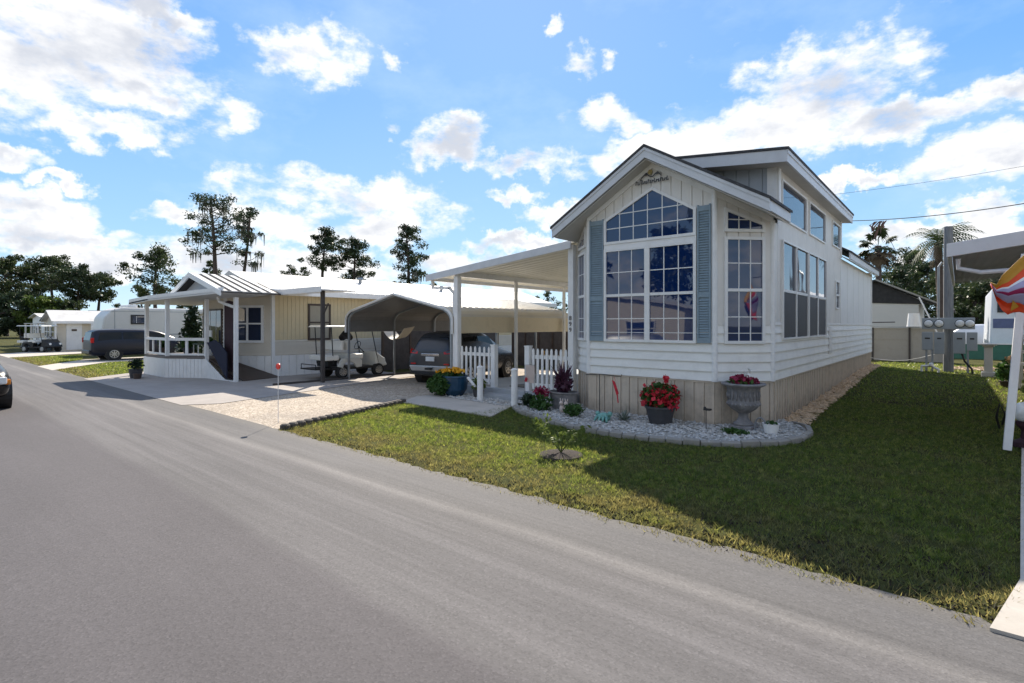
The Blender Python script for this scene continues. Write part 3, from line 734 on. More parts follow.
# ---------------------------------------------------------------- patio slab, awning, picket fences
sheet('patio_slab', [(-11.0, 10.38), (-7.75, 10.3), (-6.9, 10.38), (-6.9, 19), (-11.0, 19)], .24, M['slab'], h=.24)
sheet('patio_step', [(-9.5, 9.95), (-8.3, 9.95), (-8.3, 10.36), (-9.5, 10.36)], .12, M['slab'], h=.12)
aw = thing('patio_awning', 'white metal patio awning with posts, leaning on the left side of the bay fronted home', 'awning', (-9.2, 13, .24))
def za(x): return 3.36+(x+12.1)*.098
mb = MB(); slope_slab(mb, -12.05, -6.9, 10.40, 18.6, .012, za, -.03)
y = 10.5
while y < 18.5:    # standing seams of the roof pans
    for dz in (-.03,): mb.hexa([(-12.05, y, za(-12.05)+dz), (-6.9, y, za(-6.9)+dz), (-6.9, y+.03, za(-6.9)+dz), (-12.05, y+.03, za(-12.05)+dz), (-12.05, y, za(-12.05)+.02), (-6.9, y, za(-6.9)+.02), (-6.9, y+.03, za(-6.9)+.02), (-12.05, y+.03, za(-12.05)+.02)])
    y += .3
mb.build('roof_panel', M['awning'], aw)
mb = MB(); mb.prism([(-12.1, 10.34, za(-12.1)-.17), (-6.95, 10.34, za(-6.95)-.17), (-6.95, 10.34, za(-6.95)+.02), (-12.1, 10.34, za(-12.1)+.02)], (0, .05, 0))
mb.box(-12.14, -12.07, 10.40, 18.6, za(-12.1)-.14, za(-12.1)+.02)
mb.build('front_fascia', M['fascia'], aw, bevel=.008)
mb = MB(); mb.box(-10.97, -10.84, 10.45, 18.5, za(-10.9)-.20, za(-10.9)-.05); mb.build('beam', M['white'], aw)
for (x, y, w_) in ((-10.9, 10.5, .155), (-10.9, 13.1, .085), (-10.9, 15.8, .085), (-10.9, 18.3, .085), (-7.02, 10.52, .15)):
    mb = MB(); mb.box(x-w_/2, x+w_/2, y-w_/2, y+w_/2, .24, za(x)-(.205 if x < -8 else .06)); mb.build('post', M['white'], aw, bevel=.006)
mb = MB(); mb.beam((-11.95, 10.5, 3.22), (-11.95, 10.5, 3.02), .07, .07); mb.beam((-11.98, 10.5, 3.0), (-11.2, 10.5, 2.96), .07, .07); mb.beam((-11.24, 10.5, 2.97), (-11.03, 10.5, 2.80), .07, .07); mb.beam((-11.03, 10.5, 2.82), (-11.03, 10.5, .28), .07, .07); mb.build('downspout', M['white'], aw)
def textmesh(body, size, m, loc, rot, parent=None, name='number'):
    cu = bpy.data.curves.new(name, 'FONT'); cu.body = body; cu.size = size; cu.extrude = .004; cu.align_x = 'CENTER'; cu.align_y = 'CENTER'
    t = bpy.data.objects.new(name, cu); C.objects.link(t); dg = bpy.context.evaluated_depsgraph_get()
    me = bpy.data.meshes.new_from_object(t.evaluated_get(dg)); C.objects.unlink(t); bpy.data.objects.remove(t)
    me.transform(Matrix.Translation(loc) @ rot); return finish(me, name, m, parent, True)
for ch, z in (('8', 2.06), ('9', 1.92), ('9', 1.78)):
    textmesh(ch, .145, M['emblem'], Vector((-7.02, 10.435, z)), Matrix.Rotation(R(90), 4, 'X'), aw, 'house_number')
def picket(label, x0, x1, y, n, post):
    t = thing('picket_fence', label, 'fence', ((x0+x1)/2, y, .24))
    for i in range(n):
        x = x0+(x1-x0)*(i+.5)/n; mb = MB()
        mb.prism([(x-.032, y-.012, .30), (x+.032, y-.012, .30), (x+.032, y-.012, 1.26), (x+.012, y-.012, 1.31), (x-.012, y-.012, 1.31), (x-.032, y-.012, 1.26)], (0, .022, 0)); mb.build('picket', M['white'], t)
    for z in (.40, 1.10):
        mb = MB(); mb.box(x0, x1, y+.012, y+.045, z-.045, z+.045); mb.build('rail', M['white'], t)
    mb = MB(); mb.box(post-.07, post+.07, y-.06, y+.08, .24, 1.35); mb.prism([(post-.08, y-.07, 1.352), (post+.08, y-.07, 1.352), (post+.08, y+.09, 1.352), (post-.08, y+.09, 1.352)], (0, 0, .025)); mb.build('post', M['white'], t)
picket('short white picket fence between the thick awning post and the patio entrance', -10.80, -9.60, 10.5, 7, -9.5)
picket('white picket fence right of the patio entrance, ending at the home corner', -8.24, -7.12, 10.5, 8, -8.34)
for i, (x, y, l) in enumerate(((-9.04, 9.48, 'white capped bollard standing left of the patio step beside the potted flowers'), (-7.87, 9.40, 'white capped bollard standing right of the patio step at the end of the flower bed'))):
    mb = MB(); mb.lathe((x, y, 0), [(.075, .0), (.075, .84), (.085, .845), (.085, .875), (.03, .90)], 16)
    tag(mb.build('bollard', M['white'], smooth=False), l, 'bollard', 'white bollards at the patio entrance')
# patio furniture seen through the fences
t = thing('patio_table', 'small pale table standing on the shaded patio behind the entrance', 'table', (-11.4, 14.6, .24))
t.location = (-10.1, 13.6, .24)
mb = MB(); mb.box(-10.45, -9.75, 13.3, 13.9, .90, .935); mb.build('tabletop', M['soffit'], t, bevel=.008)
for x in (-10.42, -9.78):
    for y in (13.33, 13.87): MB().tube([(x, y, .24), (x, y, .90)], .016).build('leg', M['white'], t)
mb = MB(); mb.lathe((-10.2, 13.6, .936), [(.05, 0), (.06, .1), (.05, .14)], 12); tag(mb.build('candle_jar', M['yellow']), 'small jar standing on the patio table', 'jar')
sheet('door_mat', [(-9.3, 10.9), (-8.5, 10.9), (-8.5, 11.5), (-9.3, 11.5)], .262, M['black'], kind=None, h=.02)
tag(bpy.data.objects['door_mat'], 'dark mat lying on the patio just inside the entrance', 'mat')

# ---------------------------------------------------------------- flower bed
mb = MB(); path = BED[:15]
def along(path, step):
    out = []; 
    for a, b in zip(path[:-1], path[1:]):
        d = math.dist(a, b); n = max(1, int(round(d/step)))
        for i in range(n): out.append((a[0]+(b[0]-a[0])*i/n, a[1]+(b[1]-a[1])*i/n))
    out.append(path[-1]); return out
ap = along(path, .27)
for a, b in zip(ap[:-1], ap[1:]):
    F = Frame(a, b); h = .10+random.uniform(-.014, .014); g = -.03
    mb.hexa([F.pt(.004, g, .05), F.pt(F.L-.004, g, .05), F.pt(F.L-.004, g, -.05), F.pt(.004, g, -.05), F.pt(.008, h-.02, .045), F.pt(F.L-.008, h-.02, .045), F.pt(F.L-.008, h, -.05), F.pt(.008, h, -.05)])
tag(mb.build('bed_edging', M['edging'], bevel=.012), 'curved grey concrete block edging round the flower bed under the bay windows', 'edging')
V = []; mb = MB(); mb.face([(x, y, .045) for x, y in BED]); tag(mb.build('bed_soil', M['panel']), kind='structure')
def rocks(n, poly, box, z, r0, r1, name, m, label):
    P = np.stack([box[0]+(box[1]-box[0])*RN.random(n), box[2]+(box[3]-box[2])*RN.random(n)], 1); P = P[inpoly(P, poly)]
    k = len(P); r = r0+(r1-r0)*RN.random(k)**2
    base = np.array([(1, 0, 0), (0, 1, 0), (-1, 0, 0), (0, -1, 0), (0, 0, .8), (0, 0, -.8)], float)
    tri = np.array([(0, 1, 4), (1, 2, 4), (2, 3, 4), (3, 0, 4), (1, 0, 5), (2, 1, 5), (3, 2, 5), (0, 3, 5)])
    q = RN.normal(size=(k, 6, 3))*.22+base[None]; t = RN.random(k)*6.28; c, s = np.cos(t), np.sin(t)
    x = q[:, :, 0]*c[:, None]-q[:, :, 1]*s[:, None]; y = q[:, :, 0]*s[:, None]+q[:, :, 1]*c[:, None]
    q = np.stack([x*1.2, y, q[:, :, 2]*.8], 2)*r[:, None, None]
    zz = np.array([gz(a, b) for a, b in P])+z+r*.4
    q += np.column_stack([P, zz])[:, None, :]
    return tag(quadmesh(name, q[:, tri].reshape(-1, 3), m, k=3), kind='stuff')
rocks(9000, BED, (-7.8, -1.9, 7.9, 11.4), .045, .010, .042, 'white_pebbles', M['rock'], '')
rocks(1400, [(-10.3, 9.4), (-8, 9.2), (-7.8, 10.3), (-8.3, 10.35), (-8.3, 9.9), (-9.5, 9.9), (-9.5, 10.35), (-10.3, 10.3)], (-10.4, -7.8, 9.2, 10.4), .03, .015, .045, 'entrance_pebbles', M['rock'], '')
rocks(2600, [(-2.68, 11.2), (-2.2, 10.9), (-2.30, 14), (-2.38, 25), (-2.68, 25)], (-2.7, -2.1, 10.9, 25), .0, .03, .09, 'side_stones', M['rocktan'], '')
# plants
def plant(name, label, cat, parts, loc):
    t = thing(name, label, cat, loc)
    for nm, V, m in parts: quadmesh(nm, V, M[m], t)
    return t
def pot(name, prof, m, loc, parent=None, n=24, label=None):
    mb = MB(); mb.lathe(loc, prof, n); return mb.build(name, M[m], parent, smooth=False)
# red flowering plant in a dark tub
t = thing('red_flower_tub', 'bushy plant full of red flowers in a dark tub', 'potted plant', (-4.32, 9.45, .05))
x, y = -4.32, 9.45
pot('tub', [(.20, .05), (.27, .34), (.29, .34), (.29, .38), (.25, .38), (.24, .33)], 'potdark', (x, y, 0), t)
quadmesh('leaves', leaves([(x, y, .58)], [(.36, .36, .22)], [900], .06, asp=.5), M['leafplant'], t)
quadmesh('flowers', leaves([(x, y-.03, .60), (x, y-.12, .52), (x-.22, y, .50), (x+.24, y, .5), (x+.1, y, .86)], [(.37, .37, .25), (.33, .3, .16), (.16, .2, .2), (.16, .2, .2), (.05, .05, .1)], [300, 190, 90, 90, 26], .042, asp=.8), M['red'], t)
mb = MB()
for k in range(16):
    a = random.uniform(0, 6.28); l = random.uniform(.22, .42); mb.tube([(x, y, .34), (x+l*.5*math.cos(a), y+l*.5*math.sin(a), .56), (x+l*math.cos(a), y+l*math.sin(a), .62+random.uniform(-.12, .2))], [.008, .006, .004], 5)
mb.build('stems', M['leafplant'], t)
# stone urn
t = thing('stone_urn', 'tall weathered stone urn on the bed corner, planted with red and white flowers', 'urn', (-2.97, 9.95, .05)); x, y = -2.97, 9.95
mb = MB(); mb.box(x-.2, x+.2, y-.2, y+.2, .05, .11); mb.build('plinth', M['urn'], t, bevel=.01)
mb = MB(); mb.lathe((x, y, 0), [(.17, .112), (.17, .15), (.12, .18), (.085, .24), (.08, .31), (.12, .34), (.21, .40), (.265, .46), (.275, .52), (.255, .56), (.26, .72), (.285, .79), (.37, .83), (.38, .845), (.37, .86), (.31, .865), (.28, .82)], 36); mb.build('bowl', M['urn'], t, smooth=True)
mb = MB()
for k in range(22):
    a = k*2*math.pi/22; mb.tube([(x+.255*math.cos(a), y+.255*math.sin(a), .56), (x+.268*math.cos(a), y+.268*math.sin(a), .64), (x+.262*math.cos(a), y+.262*math.sin(a), .73)], [.008, .022, .008], 5)
    mb.blob((x+.268*math.cos(a), y+.268*math.sin(a), .49), .026, 6)
mb.build('relief', M['urn'], t, smooth=True)
quadmesh('red_flowers', leaves([(x-.05, y, .92), (x+.14, y, .9)], [(.20, .2, .09), (.13, .13, .07)], [260, 110], .035, asp=.8), M['magenta'], t)
quadmesh('leaves', leaves([(x, y, .88)], [(.26, .26, .06)], [160], .04, asp=.6), M['leafplant'], t)
quadmesh('white_flowers', leaves([(x+.04, y+.02, 1.0), (x+.09, y, 1.07)], [(.04, .04, .08), (.03, .03, .06)], [26, 14], .03, asp=.6), M['whitepetal'], t)
# basket style pot
t = thing('white_basket_planter', 'small white basket planter with hooped handle, right of the stone urn', 'planter', (-2.46, 9.75, .06)); x, y = -2.46, 9.75
pot('basket', [(.10, .06), (.13, .22), (.14, .225), (.12, .22), (.11, .14)], 'white', (x, y, 0), t)
mb = MB(); mb.tube([(x-.17+.15*math.cos(a)*.6, y, .14+.16*math.sin(a)) for a in [k*math.pi/9 for k in range(-2, 12)]], .014, 6); mb.build('handle', M['wood'], t)
quadmesh('leaves', leaves([(x, y, .24)], [(.1, .1, .03)], [50], .03), M['leafplant'], t)
# shepherd hook with bird feeder
t = thing('shepherd_hook', 'thin dark garden hook with a red hanging ornament before the left bay corner', 'garden hook', (-5.43, 9.1, .05))
MB().tube([(-5.43, 9.1, .05), (-5.43, 9.1, .93)], .009, 6).build('stake', M['metalblk'], t)
MB().tube([(-5.75, 9.1, .90), (-5.43, 9.1, .93), (-4.97, 9.13, .91), (-4.96, 9.13, .95)], .008, 6).build('arm', M['metalblk'], t)
mb = MB(); mb.tube([(-5.12, 9.12, .90), (-5.09, 9.12, .82)], .004, 5)
mb.prism([(-5.16, 9.11, .83), (-5.10, 9.11, .80), (-5.02, 9.11, .58), (-5.06, 9.11, .54)], (0, .02, 0)); mb.tube([(-5.05, 9.12, .56), (-5.03, 9.12, .40)], .012, 6); mb.build('hanging_bird', M['red'], t)
# solar light
t = thing('solar_stake_light', 'small black stake light in the gravel between the red flowers and the stone urn', 'garden light', (-3.42, 9.35, .05))
MB().tube([(-3.42, 9.35, .05), (-3.42, 9.35, .42)], .008, 6).build('stake', M['metalblk'], t)
mb = MB(); mb.box(-3.45, -3.33, 9.30, 9.38, .40, .43); mb.blob((-3.44, 9.35, .43), .03, 8); mb.build('lamp_head', M['metalblk'], t)
# tub with cordyline and magenta flowers at the left end
t = thing('oval_stone_planter', 'dark oval planter with purple cordyline beside the picket fence', 'planter', (-6.75, 9.75, .05)); x, y = -6.72, 9.72
mb = MB(); mb.lathe((0, 0, 0), [(.24, .05), (.30, .38), (.33, .40), (.33, .43), (.29, .43), (.28, .38)], 28); mb.v = [(x+a*1.15, y+b*.8, c) for a, b, c in mb.v]; mb.build('planter', M['urn'], t)
def spiky(c, n, L, wd, m, name, parent, up=1.0, spread=.6):
    V = []
    for i in range(n):
        a = random.uniform(0, 6.28); sp = random.uniform(.1, spread); d = Vector((math.cos(a)*sp, math.sin(a)*sp, up)).normalized(); l = L*random.uniform(.6, 1.1)
        s = Vector((-math.sin(a), math.cos(a), 0))*wd; p = Vector(c)+Vector((math.cos(a), math.sin(a), 0))*.02
        m1 = p+d*l*.6; e = m1+(d+Vector((math.cos(a)*sp*1.2, math.sin(a)*sp*1.2, -.5*sp))).normalized()*l*.45
        V += [p-s*.5, p+s*.5, m1+s, m1-s, m1-s, m1+s, e+s*.1, e-s*.1]
    return quadmesh(name, np.array([tuple(v) for v in V]), M[m], parent)
spiky((x, y, .40), 46, .62, .035, 'purple', 'cordyline', t, 1, .42)
quadmesh('dark_leaves', leaves([(x, y, .62)], [(.24, .2, .24)], [260], .07, asp=.5, droop=.7), M['purple'], t)
t = plant('magenta_flower_clump', 'low clump of magenta flowers over green leaves, left of the cordyline planter', 'flowers', [
    ('flowers', leaves([(-7.05, 9.35, .42)], [(.19, .17, .15)], [200], .04, asp=.7), 'magenta'),
    ('leaves', leaves([(-6.95, 9.2, .2)], [(.30, .2, .2)], [420], .06, asp=.35), 'leafplant')], (-7.05, 9.35, .05))
plant('green_bedding_plant', 'dark green bedding plant by the right bollard', 'plant', [('leaves', leaves([(-7.45, 9.4, .2)], [(.16, .15, .15)], [160], .06, asp=.6), 'cedar')], (-7.45, 9.4, .05))
plant('fern', 'feathery green plant below the stone figurine', 'plant', [('leaves', leaves([(-5.95, 8.95, .18)], [(.22, .16, .14)], [300], .07, asp=.2), 'leafplant')], (-5.95, 8.95, .05))
t = thing('grey_tuft_plant', 'grey green tuft with arching narrow leaves left of the red flower tub', 'plant', (-4.85, 9.3, .05)); spiky((-4.95, 9.2, .06), 60, .26, .01, 'leafgrey', 'leaves', t, .7, 1.4)
t = thing('urn_groundcover', 'low mossy plant in the gravel at the foot of the urn', 'plant', (-3.0, 9.3, .05)); quadmesh('leaves', leaves([(-2.95, 9.35, .09)], [(.26, .13, .05)], [260], .03), M['leafplant'], t)
t = thing('garden_figurine', 'pair of pinkish stone bunnies sitting before the oval planter', 'figurine', (-6.3, 9.15, .05))
mb = MB()
for dx in (-.06, .06):
    mb.blob((-6.3+dx, 9.15, .15), .065, 10, .05, (1, .8, 1.3)); mb.blob((-6.3+dx, 9.12, .27), .045, 10, .05)
    mb.tube([(-6.3+dx-.02, 9.13, .30), (-6.3+dx-.035, 9.13, .37)], [.014, .008], 6); mb.tube([(-6.3+dx+.02, 9.13, .30), (-6.3+dx+.035, 9.13, .37)], [.014, .008], 6)
mb.build('body', M['pinkstone'], t, smooth=True)
mb = MB(); mb.blob((-5.25, 8.95, .13), .10, 10, .1, (1.5, 1, .8)); mb.blob((-5.10, 8.93, .2), .05, 8); mb.blob((-5.38, 8.95, .18), .05, 8)
for k in range(4): mb.tube([(-5.35+.07*k, 8.88, .14), (-5.37+.09*k, 8.80, .06)], [.03, .018], 6)
tag(mb.build('frog_ornament', M['teal'], smooth=True), 'pale green frog ornament on the gravel under the garden hook', 'ornament')
t = thing('garden_flag', 'small pale garden flag with a red motif, standing before the picket fence', 'flag', (-7.55, 9.6, .05))
MB().tube([(-7.72, 9.6, .0), (-7.72, 9.6, .98), (-7.42, 9.6, .98)], .006, 6).build('flag_stand', M['metalblk'], t)
mb = MB(); mb.prism([(-7.70, 9.596, .97), (-7.44, 9.596, .97), (-7.42, 9.58, .76), (-7.46, 9.6, .56), (-7.72, 9.6, .58), (-7.70, 9.61, .76)], (0, .006, 0)); fo = mb.build('cloth', M['pinkstone'], t)
mb = MB(); mb.prism([(-7.72, 9.578, .60), (-7.66, 9.578, .58), (-7.62, 9.578, .66), (-7.68, 9.578, .70)], (0, .004, 0)); mb.build('motif', M['red'], fo)
# pot of yellow flowers by the drive
t = thing('yellow_flower_pot', 'round blue pot with orange and yellow flowers at the foot of the thick awning post', 'potted plant', (-10.35, 9.85, .03)); x, y = -10.22, 9.75
pot('pot', [(.20, .03), (.32, .2), (.35, .42), (.35, .52), (.37, .53), (.36, .57), (.33, .57), (.32, .5)], 'potblue', (x, y, 0), t)
quadmesh('foliage', leaves([(x-.40, y-.15, .30), (x-.2, y-.05, .55), (x-.18, y-.34, .36)], [(.42, .35, .28), (.42, .38, .16), (.32, .16, .26)], [1500, 800, 1000], .05, asp=.5), M['leafplant'], t)
quadmesh('blossoms', leaves([(x-.05, y-.02, .70), (x-.4, y-.05, .64)], [(.38, .32, .07), (.18, .25, .07)], [230, 110], .04, asp=.8), M['yellow'], t)
t = thing('grassy_pot_plant', 'small green potted plant between the blue pot and the left bollard', 'potted plant', (-9.5, 9.9, .03))
pot('pot', [(.12, .03), (.15, .22), (.14, .23)], 'potdark', (-9.5, 9.9, 0), t)
quadmesh('leaves', leaves([(-9.5, 9.9, .36)], [(.2, .2, .2)], [330], .06, asp=.3), M['leafbright'], t)
mb = MB()
for k in range(7): mb.blob((-9.72+.04*k, 9.75, .52-.03*k), .04, 8)
tag(mb.build('white_ornament', M['white'], smooth=True), 'small white scrolled ornament leaning beside the blue pot', 'ornament')
# mulch ring with sapling
mb = MB(); mb.lathe((-4.42, 6.33, 0), [(.33, .0), (.31, .03), (.15, .05), (.02, .055)], 24); tag(mb.build('mulch_ring', M['mulch']), 'round patch of dark mulch in the lawn', 'mulch')
t = thing('garden_sapling', 'thin young rose sapling with few pale yellow leaves growing in the mulch ring', 'sapling', (-4.42, 6.33, .05))
mb = MB(); ends = []
for k in range(14):
    a = random.uniform(0, 6.28); l = random.uniform(.25, .6); e = (-4.42+math.cos(a)*l*.7, 6.33+math.sin(a)*l*.5, .05+l*.75); mb.tube([(-4.42, 6.33, .05), ((e[0]-4.42)/2-.0, (e[1]+6.33)/2, e[2]*.6), e], [.006, .004, .002], 5); ends.append(e)
mb.build('stem', M['leafbright'], t)
quadmesh('leaves', leaves(ends, [(.10, .10, .10)]*14, [14]*14, .035, asp=.45), M['leafbright'], t)
quadmesh('blooms', leaves([(-4.85, 6.3, .46)], [(.07, .07, .06)], [9], .025, asp=.8), M['leafbright'], t)
# scalloped edging of the gravel drive
mb = MB(); pa = along([(-9.42, 4.72), (-9.66, 5.6), (-10.38, 8.15)], .17)
for a in pa: mb.lathe((a[0], a[1], -.03), [(.085, 0), (.09, .09+random.uniform(0, .02)), (.06, .125)], 10)
tag(mb.build('log_edging', M['edgedark']), 'dark scalloped edging between the lawn and the gravel drive', 'edging')
t = thing('driveway_marker', 'thin white driveway marker rod topped by a red reflector', 'marker', (-10.05, 4.9, 0))
MB().tube([(-10.05, 4.9, 0), (-10.05, 4.9, 1.05)], .006, 6).build('rod', M['white'], t)
mb = MB(); mb.lathe((-10.05, 4.9, 1.1), [(.01, -.022), (.055, -.02), (.06, 0), (.055, .02), (.01, .022)], 16, 'y'); mb.build('reflector', M['hazard'], t)

# ---------------------------------------------------------------- metal carport
cp = thing('metal_carport', 'arched white steel carport with beige side panel over the gravel drive', 'carport', (-13.7, 13.4, 0))
CX, CW = -13.7, 2.68; CY0, CY1 = 10.4, 16.5
prof = [(-CW, 1.66), (-CW, 2.10), (-CW+.05, 2.22), (-CW+.16, 2.32), (-CW+.32, 2.40), (0, 2.90), (CW-.32, 2.40), (CW-.16, 2.32), (CW-.05, 2.22), (CW, 2.10), (CW, 1.66)]
def shell(mb, pr, y0, y1, th):
    for (a, b) in zip(pr[:-1], pr[1:]):
        n = Vector((-(b[1]-a[1]), 0, (b[0]-a[0]))).normalized()*th
        mb.prism([(CX+a[0], y0, a[1]), (CX+b[0], y0, b[1]), (CX+b[0]-n.x, y0, b[1]-n.z), (CX+a[0]-n.x, y0, a[1]-n.z)], (0, y1-y0, 0))
mb = MB(); shell(mb, prof[1:10], CY0, CY1, .008)
y = CY0+.12
while y < CY1-.05:
    for a, b in ((prof[4], prof[5]), (prof[5], prof[6])):
        mb.beam((CX+a[0], y, a[1]+.012), (CX+b[0], y, b[1]+.012), .05, .02)
    y += .28
mb.build('roof', M['cpwhite'], cp)
for sgn in (-1, 1):
    mb = MB(); mb.box(CX+sgn*CW-.005, CX+sgn*CW+.005, CY0, CY1, 1.66, 2.14)
    for z in (1.7, 1.86, 2.02): mb.box(CX+sgn*(CW+.006)-.012, CX+sgn*(CW+.006)+.012, CY0, CY1, z, z+.035)
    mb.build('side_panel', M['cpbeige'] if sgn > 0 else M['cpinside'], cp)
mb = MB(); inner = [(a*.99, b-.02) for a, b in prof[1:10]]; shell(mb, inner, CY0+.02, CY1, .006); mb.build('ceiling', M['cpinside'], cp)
for y in (CY0+.06, 12.4, 14.4, CY1-.08):
    mb = MB(); pr = [(-CW+.08, 0)]+[(a*.965, b-.05) for a, b in prof[1:10]]+[(CW-.08, 0)]
    for a, b in zip(pr[:-1], pr[1:]): mb.beam((CX+a[0], y, a[1]), (CX+b[0], y, b[1]), .06, .06)
    mb.build('arch_frame', M['galv'], cp)
mb = MB(); pr = [(a*1.004, b+.012) for a, b in prof]
for a, b in zip(pr[:-1], pr[1:]): mb.beam((CX+a[0], CY0-.012, a[1]-.03), (CX+b[0], CY0-.012, b[1]-.03), .07, .022)
for a, b in zip(pr[:-1], pr[1:]): mb.beam((CX+a[0], CY0-.012, a[1]-.03), (CX+b[0], CY0-.012, b[1]-.03), .022, .07)
mb.build('front_trim', M['white'], cp)
MB().box(CX-CW+.02, CX-CW+.1, 7.8, CY1, .02, .08).build('base_rail', M['wooddark'], cp)
# dark walls added to deepen the shade behind the carport, and junk
bc = thing('added_dark_backdrop', 'dark wall added at the back of the carport to deepen its shade', 'shed', (-13.7, 17.6, 0))
mb = MB(); mb.box(-16.3, -7.6, 19.3, 19.42, .0, 1.72); mb.build('back_wall', M['wooddark'], bc)
mb = MB()
for k in range(12): mb.box(-16.3+k*.78, -16.24+k*.78, 19.26, 19.3, 0, 1.72)
mb.build('batten', M['brown'], bc)

t = thing('added_dark_screen', 'dark timber screen added between the carport and the neighbouring home to deepen the shade', 'fence', (-17.9, 16, 0))  # added to hide the bright wall behind, so the carport looks shaded
for k in range(5): MB().box(-17.95, -17.88, 13.1+k*1.4, 13.1+k*1.4+1.3, .05, 1.78).build('board_panel', M['wooddark'], t)
for k in range(6): MB().box(-17.97, -17.86, 13.02+k*1.4, 13.09+k*1.4, 0, 1.85).build('post', M['brown'], t)
t = thing('hammock', 'tan cloth hammock slung behind the golf cart', 'hammock', (-16.4, 13, 1))
mb = MB(); pr = []
for k in range(13):
    f = k/12; pr.append((-17.0+1.1*f, 12.6+.2*f, 1.75-.42*math.sin(math.pi*f)))
for a, b in zip(pr[:-1], pr[1:]): mb.hexa([(a[0], a[1]-.25, a[2]), (b[0], b[1]-.25, b[2]), (b[0], b[1]+.25, b[2]+.08), (a[0], a[1]+.25, a[2]+.08), (a[0], a[1]-.25, a[2]+.02), (b[0], b[1]-.25, b[2]+.02), (b[0], b[1]+.25, b[2]+.1), (a[0], a[1]+.25, a[2]+.1)])
mb.build('cloth', M['nbbeige'], t)
mb = MB(); mb.box(-15.7, -15.2, 13.2, 13.7, .02, 1.0); mb.box(-15.73, -15.17, 13.17, 13.75, 1.0, 1.07); o_ = thing('wheelie_bin', 'dark wheelie bin left of the parked SUV', 'bin', (-15.45, 13.45, 0)); mb.build('bin_body', M['black'], o_, bevel=.02)
for x_ in (-15.68, -15.22): MB().lathe((x_, 13.75, .12), [(.12, -.03), (.12, .03)], 14, 'x').build('wheel', M['rubber'], o_)
mb = MB(); mb.box(-10.3, -8.2, 17.2, 17.9, .24, 1.15); tag(mb.build('storage_bench', M['clothnavy'], bevel=.03), 'dark navy covered bench at the back of the shaded patio', 'bench')

# ---------------------------------------------------------------- vehicles
def wheel(parent, x, y, r=.34, w_=.22, side=1, rim='rim', name='wheel'):
    mb = MB(); mb.lathe((x, y, r), [(r*.62, -w_/2), (r*.93, -w_/2), (r, -w_/2+.03), (r, w_/2-.03), (r*.93, w_/2), (r*.62, w_/2)], 24, 'x'); t_ = mb.build(name, M['rubber'], parent, world=False, smooth=False)
    mb = MB(); xx = x+side*(w_/2-.004); mb.lathe((xx, y, r), [(r*.64, -.015), (r*.64, .015), (r*.56, .018), (r*.54, .0)], 20, 'x')
    for k in range(8):
        a = k*math.pi/4; mb.beam((xx, y, r), (xx, y+math.cos(a)*r*.58, r+math.sin(a)*r*.58), .03, .05)
    mb.lathe((xx, y, r), [(r*.14, -.02), (r*.14, .03), (r*.05, .035)], 12, 'x'); mb.build('rim', M[rim], t_, world=False)
    return t_
def loft(mb, secs):
    """secs: list of (y, [(halfwidth, z)...]) from low to top; mirrored to a closed body"""
    rings = []
    for y, pr in secs:
        i = len(mb.v); pts = [(-w_, y, z) for w_, z in pr]+[(w_, y, z) for w_, z in reversed(pr)]; mb.v += pts; rings.append((i, len(pts)))
    for (a, n), (b, _) in zip(rings[:-1], rings[1:]):
        for k in range(n): j = (k+1) % n; mb.f.append((a+k, a+j, b+j, b+k))
    mb.f.append(tuple(rings[0][0]+k for k in range(rings[0][1]))); mb.f.append(tuple(rings[-1][0]+k for k in range(rings[-1][1]-1, -1, -1)))
def carsec(y, w_, low, belt, top, wt):
    return (y, [(w_*.80, low), (w_*.97, low+.10), (w_, (low+belt)/2), (w_*.97, belt), (wt*(1 if top-belt > .15 else 1.0), top-.05 if top-belt > .1 else belt+(top-belt)*.6), (wt*.86, top), (wt*.4, top+.02)])
def vehicle(name, label, cat, loc, rz, paint, secs, glass_side, wheels, W_, r, group=None):
    t = thing(name, label, cat, loc, rz, group); mb = MB(); loft(mb, [carsec(*s) for s in secs]); b = mb.build('body', M[paint], t, world=False, smooth=True)
    b.modifiers.new('sub', 'SUBSURF').levels = 2; b.modifiers['sub'].render_levels = 2
    for side in (-1, 1):
        for pts in glass_side:
            mb = MB(); mb.prism([(side*(x), y, z) for x, y, z in pts], (side*.012, 0, 0)); mb.build('side_window', M['carglass'], t, world=False)
        for y in wheels:
            wheel(t, side*(W_-.10), y, r, .22, side)
            mb = MB(); mb.lathe((side*(W_-.13), y, r), [(r*1.16, -.14), (r*1.16, .118), (r*.5, .119)], 24, 'x'); mb.build('wheel_arch', M['black'], t, world=False)
    return t
# dark SUV under the carport: local y runs forward from the rear bumper
S = [(-.0, .80, .38, .95, 1.05, .66), (.06, .90, .30, 1.0, 1.15, .68), (.30, .92, .24, 1.02, 1.58, .62), (.62, .93, .24, 1.02, 1.66, .64), (1.6, .93, .24, 1.0, 1.70, .65), (2.5, .93, .24, .98, 1.66, .63), (3.25, .93, .24, .98, 1.12, .72), (4.1, .90, .24, .92, 1.0, .70), (4.5, .78, .34, .72, .82, .55)]
suv = vehicle('parked_suv', 'dark grey SUV parked nose in under the arched carport, rear showing', 'car', (-12.62, 10.98, .01), R(14), 'suv', S,
    [[(.80, .75, 1.10), (.80, 1.6, 1.08), (.71, 1.6, 1.52), (.71, .85, 1.48)], [(.81, 1.68, 1.07), (.81, 2.85, 1.06), (.71, 2.45, 1.50), (.70, 1.68, 1.53)]], (.85, 3.55), .93, .35)
def lb(mb, *a): return mb.box(*a)
